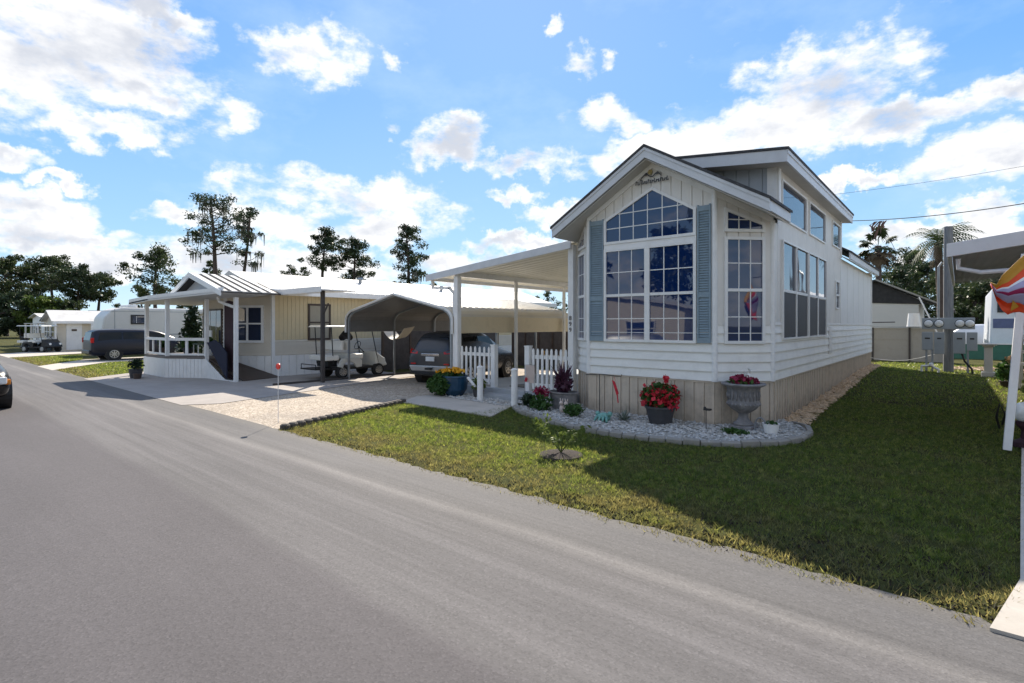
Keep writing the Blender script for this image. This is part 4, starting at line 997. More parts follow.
mb = MB(); mb.hexa([(-.72, -.01, .44), (.72, -.01, .44), (.72, .1, .44), (-.72, .1, .44), (-.80, -.035, .62), (.80, -.035, .62), (.80, .1, .62), (-.80, .1, .62)]); mb.build('bumper', M['suvsilver'], suv, world=False, bevel=.03)
mb = MB(); mb.hexa([(-.60, .06, 1.10), (.60, .06, 1.10), (.60, .16, 1.10), (-.60, .16, 1.10), (-.52, .27, 1.50), (.52, .27, 1.50), (.52, .36, 1.50), (-.52, .36, 1.50)]); mb.build('rear_window', M['carglass'], suv, world=False, bevel=.02)
for sd in (-1, 1):
    mb = MB(); mb.prism([(sd*.50, .0, .98), (sd*.80, .03, 1.0), (sd*.93, .22, 1.06), (sd*.90, .24, 1.17), (sd*.78, .06, 1.15), (sd*.48, .02, 1.06)], (0, .05, 0)); mb.build('tail_light', M['redlamp'], suv, world=False, bevel=.01)
    mb = MB(); mb.box(sd*.62-.09, sd*.62+.09, -.045, -.02, .66, .70); mb.build('reflector', M['redlamp'], suv, world=False)
mb = MB(); mb.box(-.34, .34, -.018, .03, .92, 1.0); mb.build('tailgate_trim', M['chrome'], suv, world=False, bevel=.012)
mb = MB(); mb.box(-.16, .16, -.025, .01, .76, .90); mb.build('number_plate', M['plate'], suv, world=False, bevel=.005)
mb = MB(); mb.box(-.10, .10, -.16, -.02, .50, .56); mb.build('tow_hitch', M['black'], suv, world=False)
# navy van on the far lawn drive
S = [(0, .88, .40, 1.0, 1.05, .70), (.05, .95, .30, 1.0, 1.30, .74), (.14, .97, .24, 1.0, 1.60, .74), (.5, .98, .22, 1.0, 1.66, .76), (2.2, .98, .22, .98, 1.66, .76), (3.1, .98, .22, .98, 1.60, .74), (3.95, .97, .22, .96, 1.14, .76), (4.7, .93, .25, .86, .95, .72), (5.05, .80, .36, .70, .78, .55)]
van = vehicle('parked_minivan', 'navy blue minivan parked on the neighbouring drive, left of the porch', 'van', (-35.4, 6.9, .01), 0, 'van', S,
    [[(.90, .30, 1.06), (.90, 1.35, 1.06), (.82, 1.35, 1.50), (.82, .42, 1.50)], [(.90, 1.42, 1.06), (.90, 2.35, 1.05), (.82, 2.35, 1.50), (.82, 1.42, 1.50)], [(.90, 2.45, 1.05), (.90, 3.75, 1.03), (.82, 3.15, 1.46), (.82, 2.45, 1.50)]], (1.0, 4.05), .97, .34)
for sd in (-1, 1):
    mb = MB(); mb.box(sd*.90-.05, sd*.90+.055, -.01, .14, .95, 1.22); mb.build('tail_light', M['redlamp'], van, world=False, bevel=.02)
    mb = MB(); mb.box(sd*1.03-.08, sd*1.03+.08, 3.35, 3.5, 1.05, 1.2); mb.build('mirror', M['van'], van, world=False, bevel=.03)
mb = MB(); mb.hexa([(-.70, -.0, 1.1), (.70, -.0, 1.1), (.7, .1, 1.1), (-.7, .1, 1.1), (-.64, .10, 1.52), (.64, .10, 1.52), (.64, .2, 1.52), (-.64, .2, 1.52)]); mb.build('rear_window', M['carglass'], van, world=False)
mb = MB(); mb.box(-.82, .82, -.06, .06, .36, .56); mb.build('bumper', M['van'], van, world=False, bevel=.03)

def golf_cart(label, loc, rz, body='cartwhite', seat='seatcream', group='golf carts'):
    """local +y is forwards"""
    t = thing('golf_cart', label, 'golf cart', loc, rz, group)
    mb = MB(); mb.box(-.56, .56, -.75, 1.35, .30, .38); mb.build('floor', M['black'], t, world=False, bevel=.01)
    for sd in (-1, 1):
        mb = MB(); mb.prism([(sd*.60, -.55, .42), (sd*.60, -.40, .70), (sd*.60, .25, .72), (sd*.60, .42, .60), (sd*.60, .42, .38), (sd*.60, .20, .36), (sd*.60, .12, .50), (sd*.60, -.1, .60), (sd*.60, -.3, .52), (sd*.60, -.36, .36)], (-sd*.10, 0, 0)); mb.build('side_panel', M[body], t, world=False, bevel=.015)
    mb = MB(); mb.hexa([(-.58, 1.05, .32), (.58, 1.05, .32), (.5, 1.62, .36), (-.5, 1.62, .36), (-.56, 1.05, .92), (.56, 1.05, .92), (.44, 1.50, .66), (-.44, 1.50, .66)]); mb.build('front_cowl', M[body], t, world=False, bevel=.06)
    for sd in (-1, 1):
        mb = MB(); mb.lathe((sd*.34, 1.53, .57), [(.075, -.03), (.08, .03), (.05, .05)], 14, 'y'); mb.build('headlight', M['lens'], t, world=False)
    for y0, y1, z, dy in ((-.02, .50, .72, -1), (-.95, -.48, .70, 1)):
        mb = MB(); mb.box(-.56, .56, y0-.05, y1, z-.06, z+.12); mb.build('seat', M[seat], t, world=False, bevel=.035)
        yb = -.10 if dy < 0 else -.36
        mb = MB(); mb.box(-.56, .56, yb-.05, yb+.06, .98, 1.32); mb.build('seat_back', M[seat], t, world=False, bevel=.035)
    mb = MB(); mb.box(-.5, .5, -1.35, -.70, .34, .38); mb.tube([(-.48, -1.33, .38), (-.48, -1.33, .52), (.48, -1.33, .52), (.48, -1.33, .38)], .015, 6); mb.build('foot_platform', M['black'], t, world=False)
    mb = MB(); mb.box(-.36, .36, -.8, -.45, .42, .62); mb.build('motor_housing', M['black'], t, world=False)
    for sd in (-1, 1):
        for y0, y1 in ((-.70, -.78), (1.15, .85)):
            MB().tube([(sd*.54, y0, .5), (sd*.54, y1, 1.80)], .018, 8).build('canopy_post', M['black'], t, world=False)
        for y, nm in ((-.35, 0), (1.15, 0)): wheel(t, sd*.50, y, .23, .19, sd, 'rim')
    mb = MB(); mb.hexa([(-.60, -1.05, 1.80), (.60, -1.05, 1.80), (.60, 1.10, 1.80), (-.60, 1.10, 1.80), (-.54, -.98, 1.86), (.54, -.98, 1.86), (.54, 1.02, 1.86), (-.54, 1.02, 1.86)]); mb.build('canopy', M['cartwhite'], t, world=False, bevel=.02)
    mb = MB(); mb.tube([(-.22, 1.05, .85), (-.22, .78, 1.10)], .02, 8); mb.build('steering_column', M['black'], t, world=False)
    mb = MB(); n = 20; mb.tube([(-.22+.17*math.cos(a*6.283/n), .77+.07*math.sin(a*6.283/n), 1.12+.14*math.sin(a*6.283/n)) for a in range(n+1)], .012, 6); mb.build('steering_wheel', M['black'], t, world=False)
    return t
gc = golf_cart('white golf cart with cream rear seat parked beside the arched carport', (-17.15, 10.75, .02), 0)
mb = MB(); mb.tube([(-.3, -.3, 1.32), (-.05, -.25, 1.48), (.3, -.3, 1.35)], [.12, .17, .1], 8); tag(mb.build('cart_bag', M['black']), 'dark bag resting behind the seats of the white golf cart', 'bag').location = (-17.2, 10.95, 1.3)
SB = [(0, .80, .40, .95, 1.05, .66), (.10, .88, .30, 1.0, 1.10, .68), (.9, .90, .22, .98, 1.30, .62), (1.5, .90, .22, .95, 1.46, .62), (2.6, .90, .22, .95, 1.45, .60), (3.3, .90, .22, .92, 1.02, .70), (4.1, .88, .24, .88, .96, .70), (4.45, .76, .34, .66, .76, .55)]
blk = vehicle('black_sedan', 'black car driving up the road, cut off by the left picture edge', 'car', (-20.25, .95, .01), R(-90), 'blackpaint', SB, [[(.82, 1.0, 1.04), (.82, 2.0, 1.0), (.72, 2.0, 1.38), (.72, 1.2, 1.30)]], (.85, 3.55), .90, .33)
for sd in (-1, 1):
    mb = MB(); mb.box(sd*.62-.15, sd*.62+.13, 4.22, 4.42, .60, .76); mb.build('headlight', M['lens'], blk, world=False, bevel=.03)
    mb = MB(); mb.box(sd*.79-.05, sd*.79+.05, 4.12, 4.32, .58, .70); mb.build('indicator', M['amber'], blk, world=False, bevel=.02)
g3 = golf_cart('distant golf cart with dark seats parked on the far drive by the cream cottage', (-49.5, 6.9, .01), R(-60), 'black', 'seatcream')

# ---------------------------------------------------------------- neighbour's home with porch
nb = thing('neighbour_mobile_home', 'cream mobile home with white metal roof and bay end, left of the carport', 'house', (-21.5, 15, 0))
N1 = Frame((-19.17, 9.15), (-19.17, 26)); N2 = Frame((-20.5, 8.04), (-19.17, 9.15)); N3 = Frame((-22.6, 8.04), (-20.5, 8.04)); N4 = Frame((-23.8, 9.15), (-22.6, 8.04)); N5 = Frame((-23.8, 26), (-23.8, 9.15))
mb = MB()
for F in (N1, N2, N3, N4, N5): mb.fbox(F, 0, F.L, .75, 3.1, -.1, 0)
mb.box(-23.8, -19.17, 25.9, 26, 0, 3.1)
mb.build('wall', M['nbbeige'], nb)
mb = MB(); boards(mb, N1, 1.35, 3.05, .16, .06, N1.L, .012, .014); mb.build('ribbed_siding', M['nbyellow'], nb)
mb = MB(); laps(mb, N1, .80, 1.34, .12, .06); laps(mb, N2, .80, 3.05, .12); laps(mb, N3, .80, 3.05, .12); mb.build('lap_siding', M['nbbeige'], nb)
mb = MB()
for F in (N1, N2, N3, N4, N5):
    boards(mb, F, 0, .78, .3, 0, F.L, .012, .02)
mb.build('skirting', M['white'], nb)
mb = MB()
for F, s in ((N1, 0), (N2, 0)):
    p = F.pt(s, 0); mb.box(p.x-.05, p.x+.06, p.y-.06, p.y+.05, 0, 3.05)
mb.build('corner_trim', M['white'], nb)
win_poly(N2, rect(.22, 1.42, 1.25, 2.62), [1.95], [], [], gl='sideglass', cas=.09, parent=nb, extra=[.82], db=.04)
win_poly(N3, rect(.2, 1.9, 1.1, 2.5), [], [.8, 1.35], [], gl='sideglass', cas=.06, parent=nb, fm='brown', db=.04)
for y0 in (1.35, 6.0, 10.5):
    fo = win_poly(N1, rect(y0, y0+.95, 1.32, 2.72), [2.0], [], [], gl='curtain', cas=.07, parent=nb, fm='brown', db=.03)
mb = MB()
def zn(x): return 3.12+.32*(2.75-abs(x+21.5))
for x0, x1 in ((-24.25, -21.5), (-21.5, -18.8)): slope_slab(mb, x0, x1, 8.55, 26.4, .05, zn)
mb.prism([(-24.25, 8.55, 3.07), (-18.8, 8.55, 3.07), (-21.5, 8.55, zn(-21.5)-.05)], (0, .1, 0))
y = 8.8
while y < 26.3:
    mb.beam((-21.5, y, zn(-21.5)+.004), (-18.82, y, zn(-18.82)+.004), .05, .012); y += .6
mb.build('roof', M['roofwhite'], nb)
mb = MB(); mb.box(-18.8, -18.74, 8.5, 26.4, 2.98, 3.20); mb.box(-20.3, -18.8, 8.45, 8.53, 2.98, 3.2); mb.build('gutter', M['white'], nb, bevel=.01)
mb = MB(); mb.box(-19.17, -18.8, 9.2, 26.3, 3.02, 3.05); mb.box(-20.5, -18.8, 8.53, 9.2, 3.02, 3.05); mb.build('soffit', M['soffit'], nb)
for x, y in ((-20.9, 14.0), (-20.4, 18.5)): MB().lathe((x, y, zn(x)), [(.08, 0), (.08, .16), (.13, .17), (.1, .25)], 10).build('roof_vent', M['galv'], nb)
mb = MB(); mb.box(-15.99, -15.88, 9.2, 9.31, 0, 3.02)
mb.beam((-15.94, 9.26, 2.2), (-15.6, 9.26, 2.6), .04, .04); tag(mb.build('awning_post', M['wooddark'], bevel=.005), 'dark steel post in front of the white golf cart', 'post')
mb = MB(); slope_slab(mb, -18.8, -15.6, 9.0, 10.3, .04, lambda x: 3.06+(-15.6-x)*.02); mb.box(-18.8, -15.58, 8.96, 9.0, 2.96, 3.14); tag(mb.build('side_awning', M['white']), 'flat white awning strip carried by the dark steel post', 'awning')
# porch: deck, railing, roofs, ramp
po = thing('neighbour_porch', 'white skirted porch deck with flat roof, railing and ramp before the mobile home', 'porch', (-21.5, 7.2, 0))
DZ = .78; deckp = [(-24.2, 6.5), (-21.8, 6.5), (-20.45, 7.36), (-20.45, 8.0), (-24.2, 8.0)]
MB().prism([(x, y, DZ) for x, y in deckp], (0, 0, -.08)).build('deck', M['deck'], po)
mb = MB()
for a, b in zip(deckp[:2], deckp[1:3]): boards(mb, Frame(a, b), 0, DZ-.09, .14, 0, None, .012, .02)
boards(mb, Frame((-24.2, 8), (-24.2, 6.5)), 0, DZ-.09, .14, 0, None, .012, .02)
Fr = Frame((-20.45, 7.36), (-18.32, 7.48)); boards(mb, Fr, 0, lambda s: max(.05, .70-.45*s), .14, 0, Fr.L, .012, .02)
mb.build('skirting', M['white'], po)
mb = MB(); mb.hexa([(-20.44, 7.45, .60), (-18.3, 7.75, .0), (-18.75, 9.2, .0), (-20.44, 8.0, .60), (-20.44, 7.45, .70), (-18.3, 7.75, .04), (-18.75, 9.2, .04), (-20.44, 8.0, .70)]); mb.build('ramp', M['brown'], po)
PP = [(-24.1, 6.56), (-21.85, 6.58), (-20.5, 7.40), (-18.35, 7.52)]
for i, (x, y) in enumerate(PP):
    mb = MB(); mb.box(x-.06, x+.06, y-.06, y+.06, 0 if i > 2 else DZ-.5, 2.82); mb.build('post', M['white'], po, bevel=.006)
def railing(mb, a, b, z):
    F = Frame(a, b); mb.fbox(F, .07, F.L-.07, z+.56, z+.66, -.04, .05); mb.fbox(F, .07, F.L-.07, z+.03, z+.1, -.02, .02)
    n = max(1, int(F.L/.8))
    for k in range(1, n+1): mb.fbox(F, F.L*k/(n+1)-.05, F.L*k/(n+1)+.05, z+.1, z+.56, -.02, .02)
mb = MB(); railing(mb, PP[0], PP[1], DZ); railing(mb, PP[1], PP[2], DZ); mb.build('railing', M['white'], po)
mb = MB(); rf = [(-24.8, 6.15), (-22.5, 6.15), (-18.1, 7.0), (-18.1, 8.6), (-24.8, 8.6)]
zf = lambda x: 2.72+(x+24.8)*.035
mb.prism([(x, y, zf(x)) for x, y in rf], (0, 0, .05))
for a, b in zip(rf[:3], rf[1:3]):
    mb.prism([(a[0], a[1], zf(a[0])-.02), (b[0], b[1], zf(b[0])-.02), (b[0], b[1], zf(b[0])+.17), (a[0], a[1], zf(a[0])+.17)], (0, .04, 0))
mb.build('flat_roof', M['white'], po)
# striped gable canopy
sg = MB(); GY0, GY1 = 6.95, 8.9; gx0, gxc, gx1 = -22.9, -20.75, -18.05; ga = 3.72
for a, b in (((gx0, 2.98), (gxc, ga)), ((gxc, ga), (gx1, 2.98))):
    sg.hexa([(a[0], GY0, a[1]-.04), (b[0], GY0, b[1]-.04), (b[0], GY1, b[1]-.04), (a[0], GY1, a[1]-.04), (a[0], GY0, a[1]), (b[0], GY0, b[1]), (b[0], GY1, b[1]), (a[0], GY1, a[1])])
so_ = sg.build('gable_canopy', M['roofdark'], po)
mb = MB()
for k in range(6):
    y0 = GY0+.02+k*.32; mb.hexa([(gxc, y0, ga), (gx1, y0, 2.98), (gx1, y0+.17, 2.98), (gxc, y0+.17, ga), (gxc, y0, ga+.03), (gx1, y0, 3.01), (gx1, y0+.17, 3.01), (gxc, y0+.17, ga+.03)])
mb.build('canopy_stripes', M['roofwhite'], so_)
mb = MB()
for a, b in (((gx0, 2.98), (gxc, ga)), ((gxc, ga), (gx1, 2.98))):
    mb.prism([(a[0], GY0-.05, a[1]-.14), (b[0], GY0-.05, b[1]-.14), (b[0], GY0-.05, b[1]+.04), (a[0], GY0-.05, a[1]+.04)], (0, .045, 0))
mb.build('canopy_rake', M['white'], so_)
mb = MB(); mb.prism([(gx0+.4, GY0+.3, 3.0), (gx1-.4, GY0+.3, 3.0), (gxc, GY0+.3, ga-.12)], (0, .04, 0)); mb.build('gable_infill', M['greyside'], so_)
mb = MB(); mb.prism([(-20.45, 7.38, DZ+.5), (-19.05, 7.50, .05), (-19.05, 7.50, .95), (-19.5, 7.47, 1.25), (-19.9, 7.43, 1.38), (-20.2, 7.40, 1.30)], (0, .03, 0)); tag(mb.build('ramp_screen', M['clothnavy']), 'dark canvas screen fixed beside the porch ramp', 'screen')
mb = MB(); mb.prism([(-19.75, 7.70, .1), (-19.05, 7.70, .02), (-19.05, 7.70, 2.7), (-19.4, 7.70, 2.75), (-19.75, 7.70, 2.7)], (0, .03, 0)); tag(mb.build('hanging_banner', M['clothburg']), 'tall dark burgundy canvas panel hanging behind the ramp post', 'banner')
MB().tube([(-19.3, 7.3, 2.85), (-19.25, 7.35, 2.7), (-19.0, 7.42, 2.62), (-18.35, 7.44, 2.5)], .05, 8).build('downspout', M['white'], po)
t = thing('porch_chair', 'white garden chair standing on the porch deck', 'chair', (-21.3, 7.5, DZ))
mb = MB(); mb.box(-21.55, -21.05, 7.3, 7.75, 1.18, 1.22); mb.build('seat', M['leafgrey'], t); mb = MB(); mb.box(-21.55, -21.05, 7.75, 7.79, 1.2, 1.7); mb.build('backrest', M['white'], t)
for x in (-21.52, -21.08):
    for y in (7.33, 7.74): MB().tube([(x, y, DZ), (x, y, 1.18)], .018, 6).build('leg', M['white'], t)
for k, (x, y, l) in enumerate(((-23.3, 6.9, 'leafy potted plant on the porch deck, left of the centre porch post'), (-22.0, 7.3, 'bushy potted plant on the porch deck behind the centre post'), (-21.1, 7.7, 'tall potted plant beside the porch chair'))):
    t = thing('porch_plant', l, 'potted plant', (x, y, DZ), 0, 'potted plants on the porch')
    pot('pot', [(.12, DZ), (.17, DZ+.25), (.15, DZ+.26)], ('brown', 'potdark', 'white')[k], (x, y, 0), t, 14); quadmesh('leaves', leaves([(x, y, DZ+.45)], [(.24, .2, .26)], [240], .07), M['leafplant'], t)
t = thing('planter_tub', 'dark tub with a small shrub at the driveway corner left of the porch', 'planter', (-22.5, 5.55, 0))
x, y = -22.35, 5.75
pot('tub', [(.16, 0), (.22, .32), (.24, .34), (.2, .33)], 'potdark', (x, y, 0), t, 16)
quadmesh('shrub', leaves([(x, y, .52)], [(.26, .26, .2)], [260], .06), M['cedar'], t)
pot('small_pot', [(.10, 0), (.13, .2), (.11, .2)], 'brown', (x+.36, y-.05, 0), t, 14)
t = thing('cedar_shrub', 'dark conical cedar growing behind the porch', 'shrub', (-25.4, 8.6, 0))
MB().tube([(-25.4, 8.6, 0), (-25.4, 8.6, 1.6)], [.07, .03]).build('trunk', M['bark'], t)
cs, rr, kk = [], [], []
for k in range(9): z = .4+k*.27; rad = .85*(1-k/10.5); cs.append((-25.4, 8.6, z)); rr.append((rad, rad, .3)); kk.append(int(420*rad)+60)
quadmesh('crown', leaves(cs, rr, kk, .09), M['cedar'], t)

# ---------------------------------------------------------------- left distance: RV, cottages
def box_home(name, label, cat, x0, x1, y0, y1, wallm, roofm, zw, zr, front='nbbeige', doors=(), wins=(), group=None, over=.3):
    t = thing(name, label, cat, ((x0+x1)/2, (y0+y1)/2, 0), 0, group)
    mb = MB(); mb.box(x0, x1, y0, y1, 0, zw); xm = (x0+x1)/2; mb.prism([(x0, y0, zw), (x1, y0, zw), (xm, y0, zr-.05)], (0, y1-y0, 0)); mb.build('wall', M[wallm], t)
    mb = MB(); f = lambda x: zr-(zr-zw)*abs(x-xm)/((x1-x0)/2)
    slope_slab(mb, x0-over, xm, y0-over, y1+over, .05, f, .05); slope_slab(mb, xm, x1+over, y0-over, y1+over, .05, f, .05); mb.build('roof', M[roofm], t)
    for (F_, s0, s1, z0, z1) in wins: win_poly(F_, rect(s0, s1, z0, z1), [(z0+z1)/2], [], [], gl='sideglass', cas=.07, parent=t, db=.02)
    for (F_, s0) in doors:
        mb = MB(); mb.fbox(F_, s0, s0+.9, .1, 2.0, .0, .05); d = mb.build('door', M['white'], t, bevel=.01)
        mb = MB(); mb.fbox(F_, s0+.3, s0+.6, 1.45, 1.6, .05, .06); mb.build('door_plate', M['brown'], d)
    return t
Fx = Frame((-49.3, 7.9), (-49.3, 18)); Ff = Frame((-52.8, 7.9), (-49.3, 7.9))
h2 = box_home('cream_cottage', 'cream cottage with bright white metal roof left of the navy van', 'house', -52.8, -49.3, 7.9, 18, 'nbbeige', 'roofwhite', 2.25, 2.95, doors=[(Fx, .55)], wins=[(Ff, .4, 1.3, .9, 1.9), (Ff, 1.8, 3.1, .9, 1.9), (Fx, 2.8, 3.7, .9, 1.8)])
MB().box(-49.29, -48.9, 7.7, 12, 2.0, 2.15).build('gutter', M['white'], h2)
for y_ in (7.75, 9.8): MB().box(-48.95, -48.85, y_, y_+.1, 0, 2.05).build('porch_post', M['white'], h2)
Fx3 = Frame((-66, 9.0), (-66, 18)); Ff3 = Frame((-69, 9.0), (-66, 9.0))
box_home('white_bungalow', 'low white bungalow with brown trim at the far end of the street', 'house', -69, -63.5, 9.3, 20, 'white', 'roofwhite', 2.6, 2.95, wins=[(Frame((-69, 9.3), (-63.5, 9.3)), .6, 1.5, 1, 2), (Frame((-69, 9.3), (-63.5, 9.3)), 3.2, 4.6, 1, 2)], doors=[(Frame((-69, 9.3), (-63.5, 9.3)), 2.0)])
box_home('brown_trimmed_cabin', 'small cabin with brown eaves and pale awning between the bungalow and the cream cottage', 'house', -60.5, -57, 8.9, 18, 'nbbeige', 'cpinside', 2.3, 2.75, wins=[(Frame((-60.5, 8.9), (-57, 8.9)), .5, 1.4, .9, 1.8)], doors=[(Frame((-60.5, 8.9), (-57, 8.9)), 2.0)])
aw2 = thing('cottage_awning', 'pale striped awning on posts before the brown trimmed cabin', 'awning', (-56, 8, 0))
mb = MB(); slope_slab(mb, -59.0, -53.2, 7.4, 9.4, .06, lambda x: 2.05); mb.build('canopy', M['soffit'], aw2)
for x in (-58.9, -56.3, -53.4): MB().box(x-.05, x+.05, 7.45, 7.55, 0, 2.0).build('post', M['white'], aw2)
t = thing('deck_steps', 'dark grey entrance deck with railing in front of the cream cottage', 'deck', (-53.5, 7.1, 0))
mb = MB(); mb.box(-53.6, -50.4, 6.6, 7.8, 0, .55); mb.build('deck', M['shutter'], t); mb = MB(); mb.box(-53.6, -50.4, 6.55, 6.6, .95, 1.05)
for k in range(9): mb.box(-53.6+k*.39, -53.52+k*.39, 6.55, 6.6, .55, .95)
mb.build('railing', M['roofdark'], t)
rv = thing('fifth_wheel_trailer', 'beige fifth wheel travel trailer parked behind the navy van', 'caravan', (-41, 13, 0))
mb = MB(); mb.prism([(-42.6, 10.1, .6), (-42.6, 23, .6), (-42.6, 23, 3.0), (-42.6, 9.6, 3.0), (-42.6, 9.1, 2.85), (-42.6, 8.7, 2.4), (-42.6, 8.55, 1.5), (-42.6, 10.0, 1.4)], (2.5, 0, 0)); mb.build('body', M['rvwhite'], rv, bevel=.12)
for y0 in (10.05, 14.2): win_poly(Frame((-40.1, 8), (-40.1, 22)), rect(y0-8, y0-8+.95, 1.95, 2.55), [], [y0-8+.3], [], gl='sideglass', cas=.08, parent=rv, fm='black', db=.01)
mb = MB(); mb.box(-40.1, -40.085, 7.9, 22, 1.25, 1.32); mb.box(-40.1, -40.085, 7.9, 22, 2.75, 2.78); mb.box(-40.1, -40.08, 9.2, 9.23, .7, 2.9); mb.build('trim_stripe', M['galv'], rv)
mb = MB(); mb.box(-42.3, -40.4, 10, 10.5, 3.0, 3.2); mb.build('roof_unit', M['white'], rv, bevel=.05)
bb = box_home('pale_blue_home', 'pale blue grey mobile home glimpsed through the porch, beyond the cedar', 'house', -34, -30.2, 12.2, 24, 'fascia', 'roofwhite', 2.5, 2.9, wins=[(Frame((-34, 12.2), (-30.2, 12.2)), 2.2, 3.1, 1.3, 2.0)])

# ---------------------------------------------------------------- trees
def tree(name, label, u, D, top, width, crown0, leafm, seed, lean=0, n=46, moss=0, bare=.0, group=None, cat='tree', trunk=.28, leafs=85, lsize=.34):
    """top and crown0 are heights; clumps hang on limbs; gaps let the sky through"""
    random.seed(seed); x, y = ray(u, D); t = thing(name, label, cat, (x, y, 0), 0, group)
    H = top; mb = MB(); tp = []
    for k in range(9): f = k/8; tp.append((x+lean*f*H+.25*math.sin(f*5+seed), y+.2*math.sin(f*4+seed*2), H*.96*f))
    mb.tube(tp, [trunk*(1-.82*k/8) for k in range(9)], 8)
    cs, rr, kk, tips = [], [], [], []
    for i in range(n):
        f = crown0/H+(1-crown0/H)*(i+random.random())/n
        k = min(7, int(f*8)); g = f*8-k; a, b = Vector(tp[k]), Vector(tp[k+1]); base = a+(b-a)*min(1, g)
        ang = random.uniform(0, 6.283); prof_ = math.sin(math.pi*min(1, (f-crown0/H)/(1-crown0/H)*.80+.16))
        ln = width/2*(.25+.75*random.random())*max(.25, prof_)
        tip = base+Vector((math.cos(ang)*ln, math.sin(ang)*ln, ln*random.uniform(-.1, .75)))
        mid = (base+tip)/2+Vector((0, 0, -.06*ln+random.uniform(-.2, .2)))
        r0 = max(.03, trunk*.28*(1-f*.6)); mb.tube([base, mid, tip], [r0, r0*.6, r0*.25], 5)
        s = width*random.uniform(.05, .12)*(.92 if width > 7.9 else 1.12); cs.append(tuple(tip)); rr.append((s*1.25, s*1.25, s*(1.0 if leafm != 'leafpine' else .85))); kk.append(int(leafs*(.5+random.random()))); tips.append(tip)
        if random.random() < .5:
            cs.append(tuple(mid+Vector((random.uniform(-.4, .4), random.uniform(-.4, .4), .2)))); rr.append((s, s, s*.6)); kk.append(int(leafs*.5))
    mb.build('trunk', M['bark'], t)
    quadmesh('crown', leaves(cs, rr, [int(k*1.2) for k in kk], lsize*.60, asp=.4), M[leafm], t)
    if moss:
        V = []
        for tip in random.sample(tips, min(len(tips), moss)):
            for _ in range(9):
                p = tip+Vector((random.uniform(-.6, .6), random.uniform(-.6, .6), 0)); l = random.uniform(.4, 1.6); w_ = random.uniform(.05, .13); a = random.uniform(0, 3.14)
                d = Vector((math.cos(a)*w_, math.sin(a)*w_, 0)); V += [p-d, p+d, p+d*.3-Vector((0, 0, l)), p-d*.3-Vector((0, 0, l))]
        quadmesh('hanging_moss', np.array([tuple(v) for v in V]), M['moss'], t)
    return t
def HT(v, D): return EYE+(325-v)*D/FP
PT = 'pines standing beyond the mobile homes'
D = 62; tree('pine_tree', 'tallest pine, broad crown hung with moss, above the striped porch canopy', 217, D, HT(193, D), 9.4, HT(252, D), 'leafpine', 3, -.10, 46, 12, group=PT, trunk=.42, lsize=.26, leafs=75)
D = 60; tree('pine_tree', 'slender leaning pine with ragged sparse crown, just right of the tallest pine', 238, D, HT(206, D), 3.8, HT(268, D), 'leafpine', 5, .19, 24, 8, group=PT, trunk=.3, lsize=.22, leafs=55)
D = 70; tree('pine_tree', 'round crowned pine rising over the mobile home roof, left of centre', 324, D, HT(226, D), 6.2, HT(268, D), 'leafpine', 8, 0, 44, 0, group=PT, trunk=.34, lsize=.26, leafs=80)
D = 72; tree('pine_tree', 'dense low pine joined to the round crowned pine on its right side', 352, D, HT(238, D), 6.6, HT(285, D), 'leafpine', 9, .03, 50, 3, group=PT, trunk=.34, lsize=.28)
D = 64; tree('pine_tree', 'tall narrow pine with side branch tufts, left of the patio awning', 406, D, HT(220, D), 5.6, HT(288, D), 'leafpine', 12, .01, 44, 4, group=PT, trunk=.34, lsize=.26, leafs=75)
D = 66; tree('oak_tree', 'spreading loose oak behind the travel trailer, left of the tallest pine', 157, D, HT(246, D), 7.0, HT(300, D), 'leafoak', 14, .0, 42, 0, group=PT, trunk=.3, lsize=.28, leafs=85)
for i, (u, v, D, wd, l) in enumerate(((289, 264, 80, 4.0, 'small round treetop just left of the round crowned pine'), (305, 266, 90, 4.4, 'faint treetop under the round crowned pine'), (212, 258, 75, 3.6, 'leafy young tree at the foot of the tallest pine'),
        (393, 280, 75, 4.0, 'low bushy treetop at the foot of the tall narrow pine'), (432, 283, 75, 4.4, 'low treetop between the tall narrow pine and the awning'), (547, 291, 90, 5, 'distant treetop seen under the right half of the patio awning'), (190, 275, 75, 4.2, 'low treetop behind the porch roof left of the striped canopy'),
        (118, 303, 85, 3.6, 'small treetop over the travel trailer'), (142, 285, 70, 3.0, 'thin treetop under the left side of the spreading oak'), (470, 291, 95, 4, 'far treetop just under the awning edge'), (570, 290, 84, 4.6, 'distant treetop near the bay fronted home under the awning'))):
    tree('small_tree', l, u, D, HT(v, D), wd, HT(v+38, D), 'leafoak', 30+i, 0, 20, 0, group='low treetops behind the homes', trunk=.2, lsize=.26, leafs=70)
WL = 'woodland trees at the far left'
for i, (u, v, D, wd, c, l) in enumerate(((-16, 264, 92, 9, 312, 'wide dark tree at the extreme left edge'), (6, 256, 88, 8.5, 300, 'tall dark pine at the left edge of the wood'), (29, 262, 96, 8.5, 300, 'dark airy tree behind the far bungalow'),
        (51, 257, 90, 8.5, 285, 'flat crowned tall tree above the cream cottage'), (80, 270, 86, 10, 300, 'broad tree with drooping right side, above the cream cottage roof'), (99, 274, 92, 7, 300, 'rightmost tree of the far left wood'),
        (22, 292, 80, 8, 335, 'mid green shrubby tree low in the left wood'), (45, 298, 78, 7, 335, 'yellowish green bushy tree behind the cabin'), (-5, 296, 76, 8, 338, 'low dark tree by the left edge'), (70, 302, 80, 6, 335, 'low tree just behind the cottage ridge'))):
    tree('woodland_tree', l, u, D, HT(v, D), wd, HT(c, D), 'leafbright' if i == 7 else ('leafoak' if i % 2 else 'leafpine'), 60+i, 0, 46, 0, group=WL, trunk=.35, lsize=.40, leafs=85)
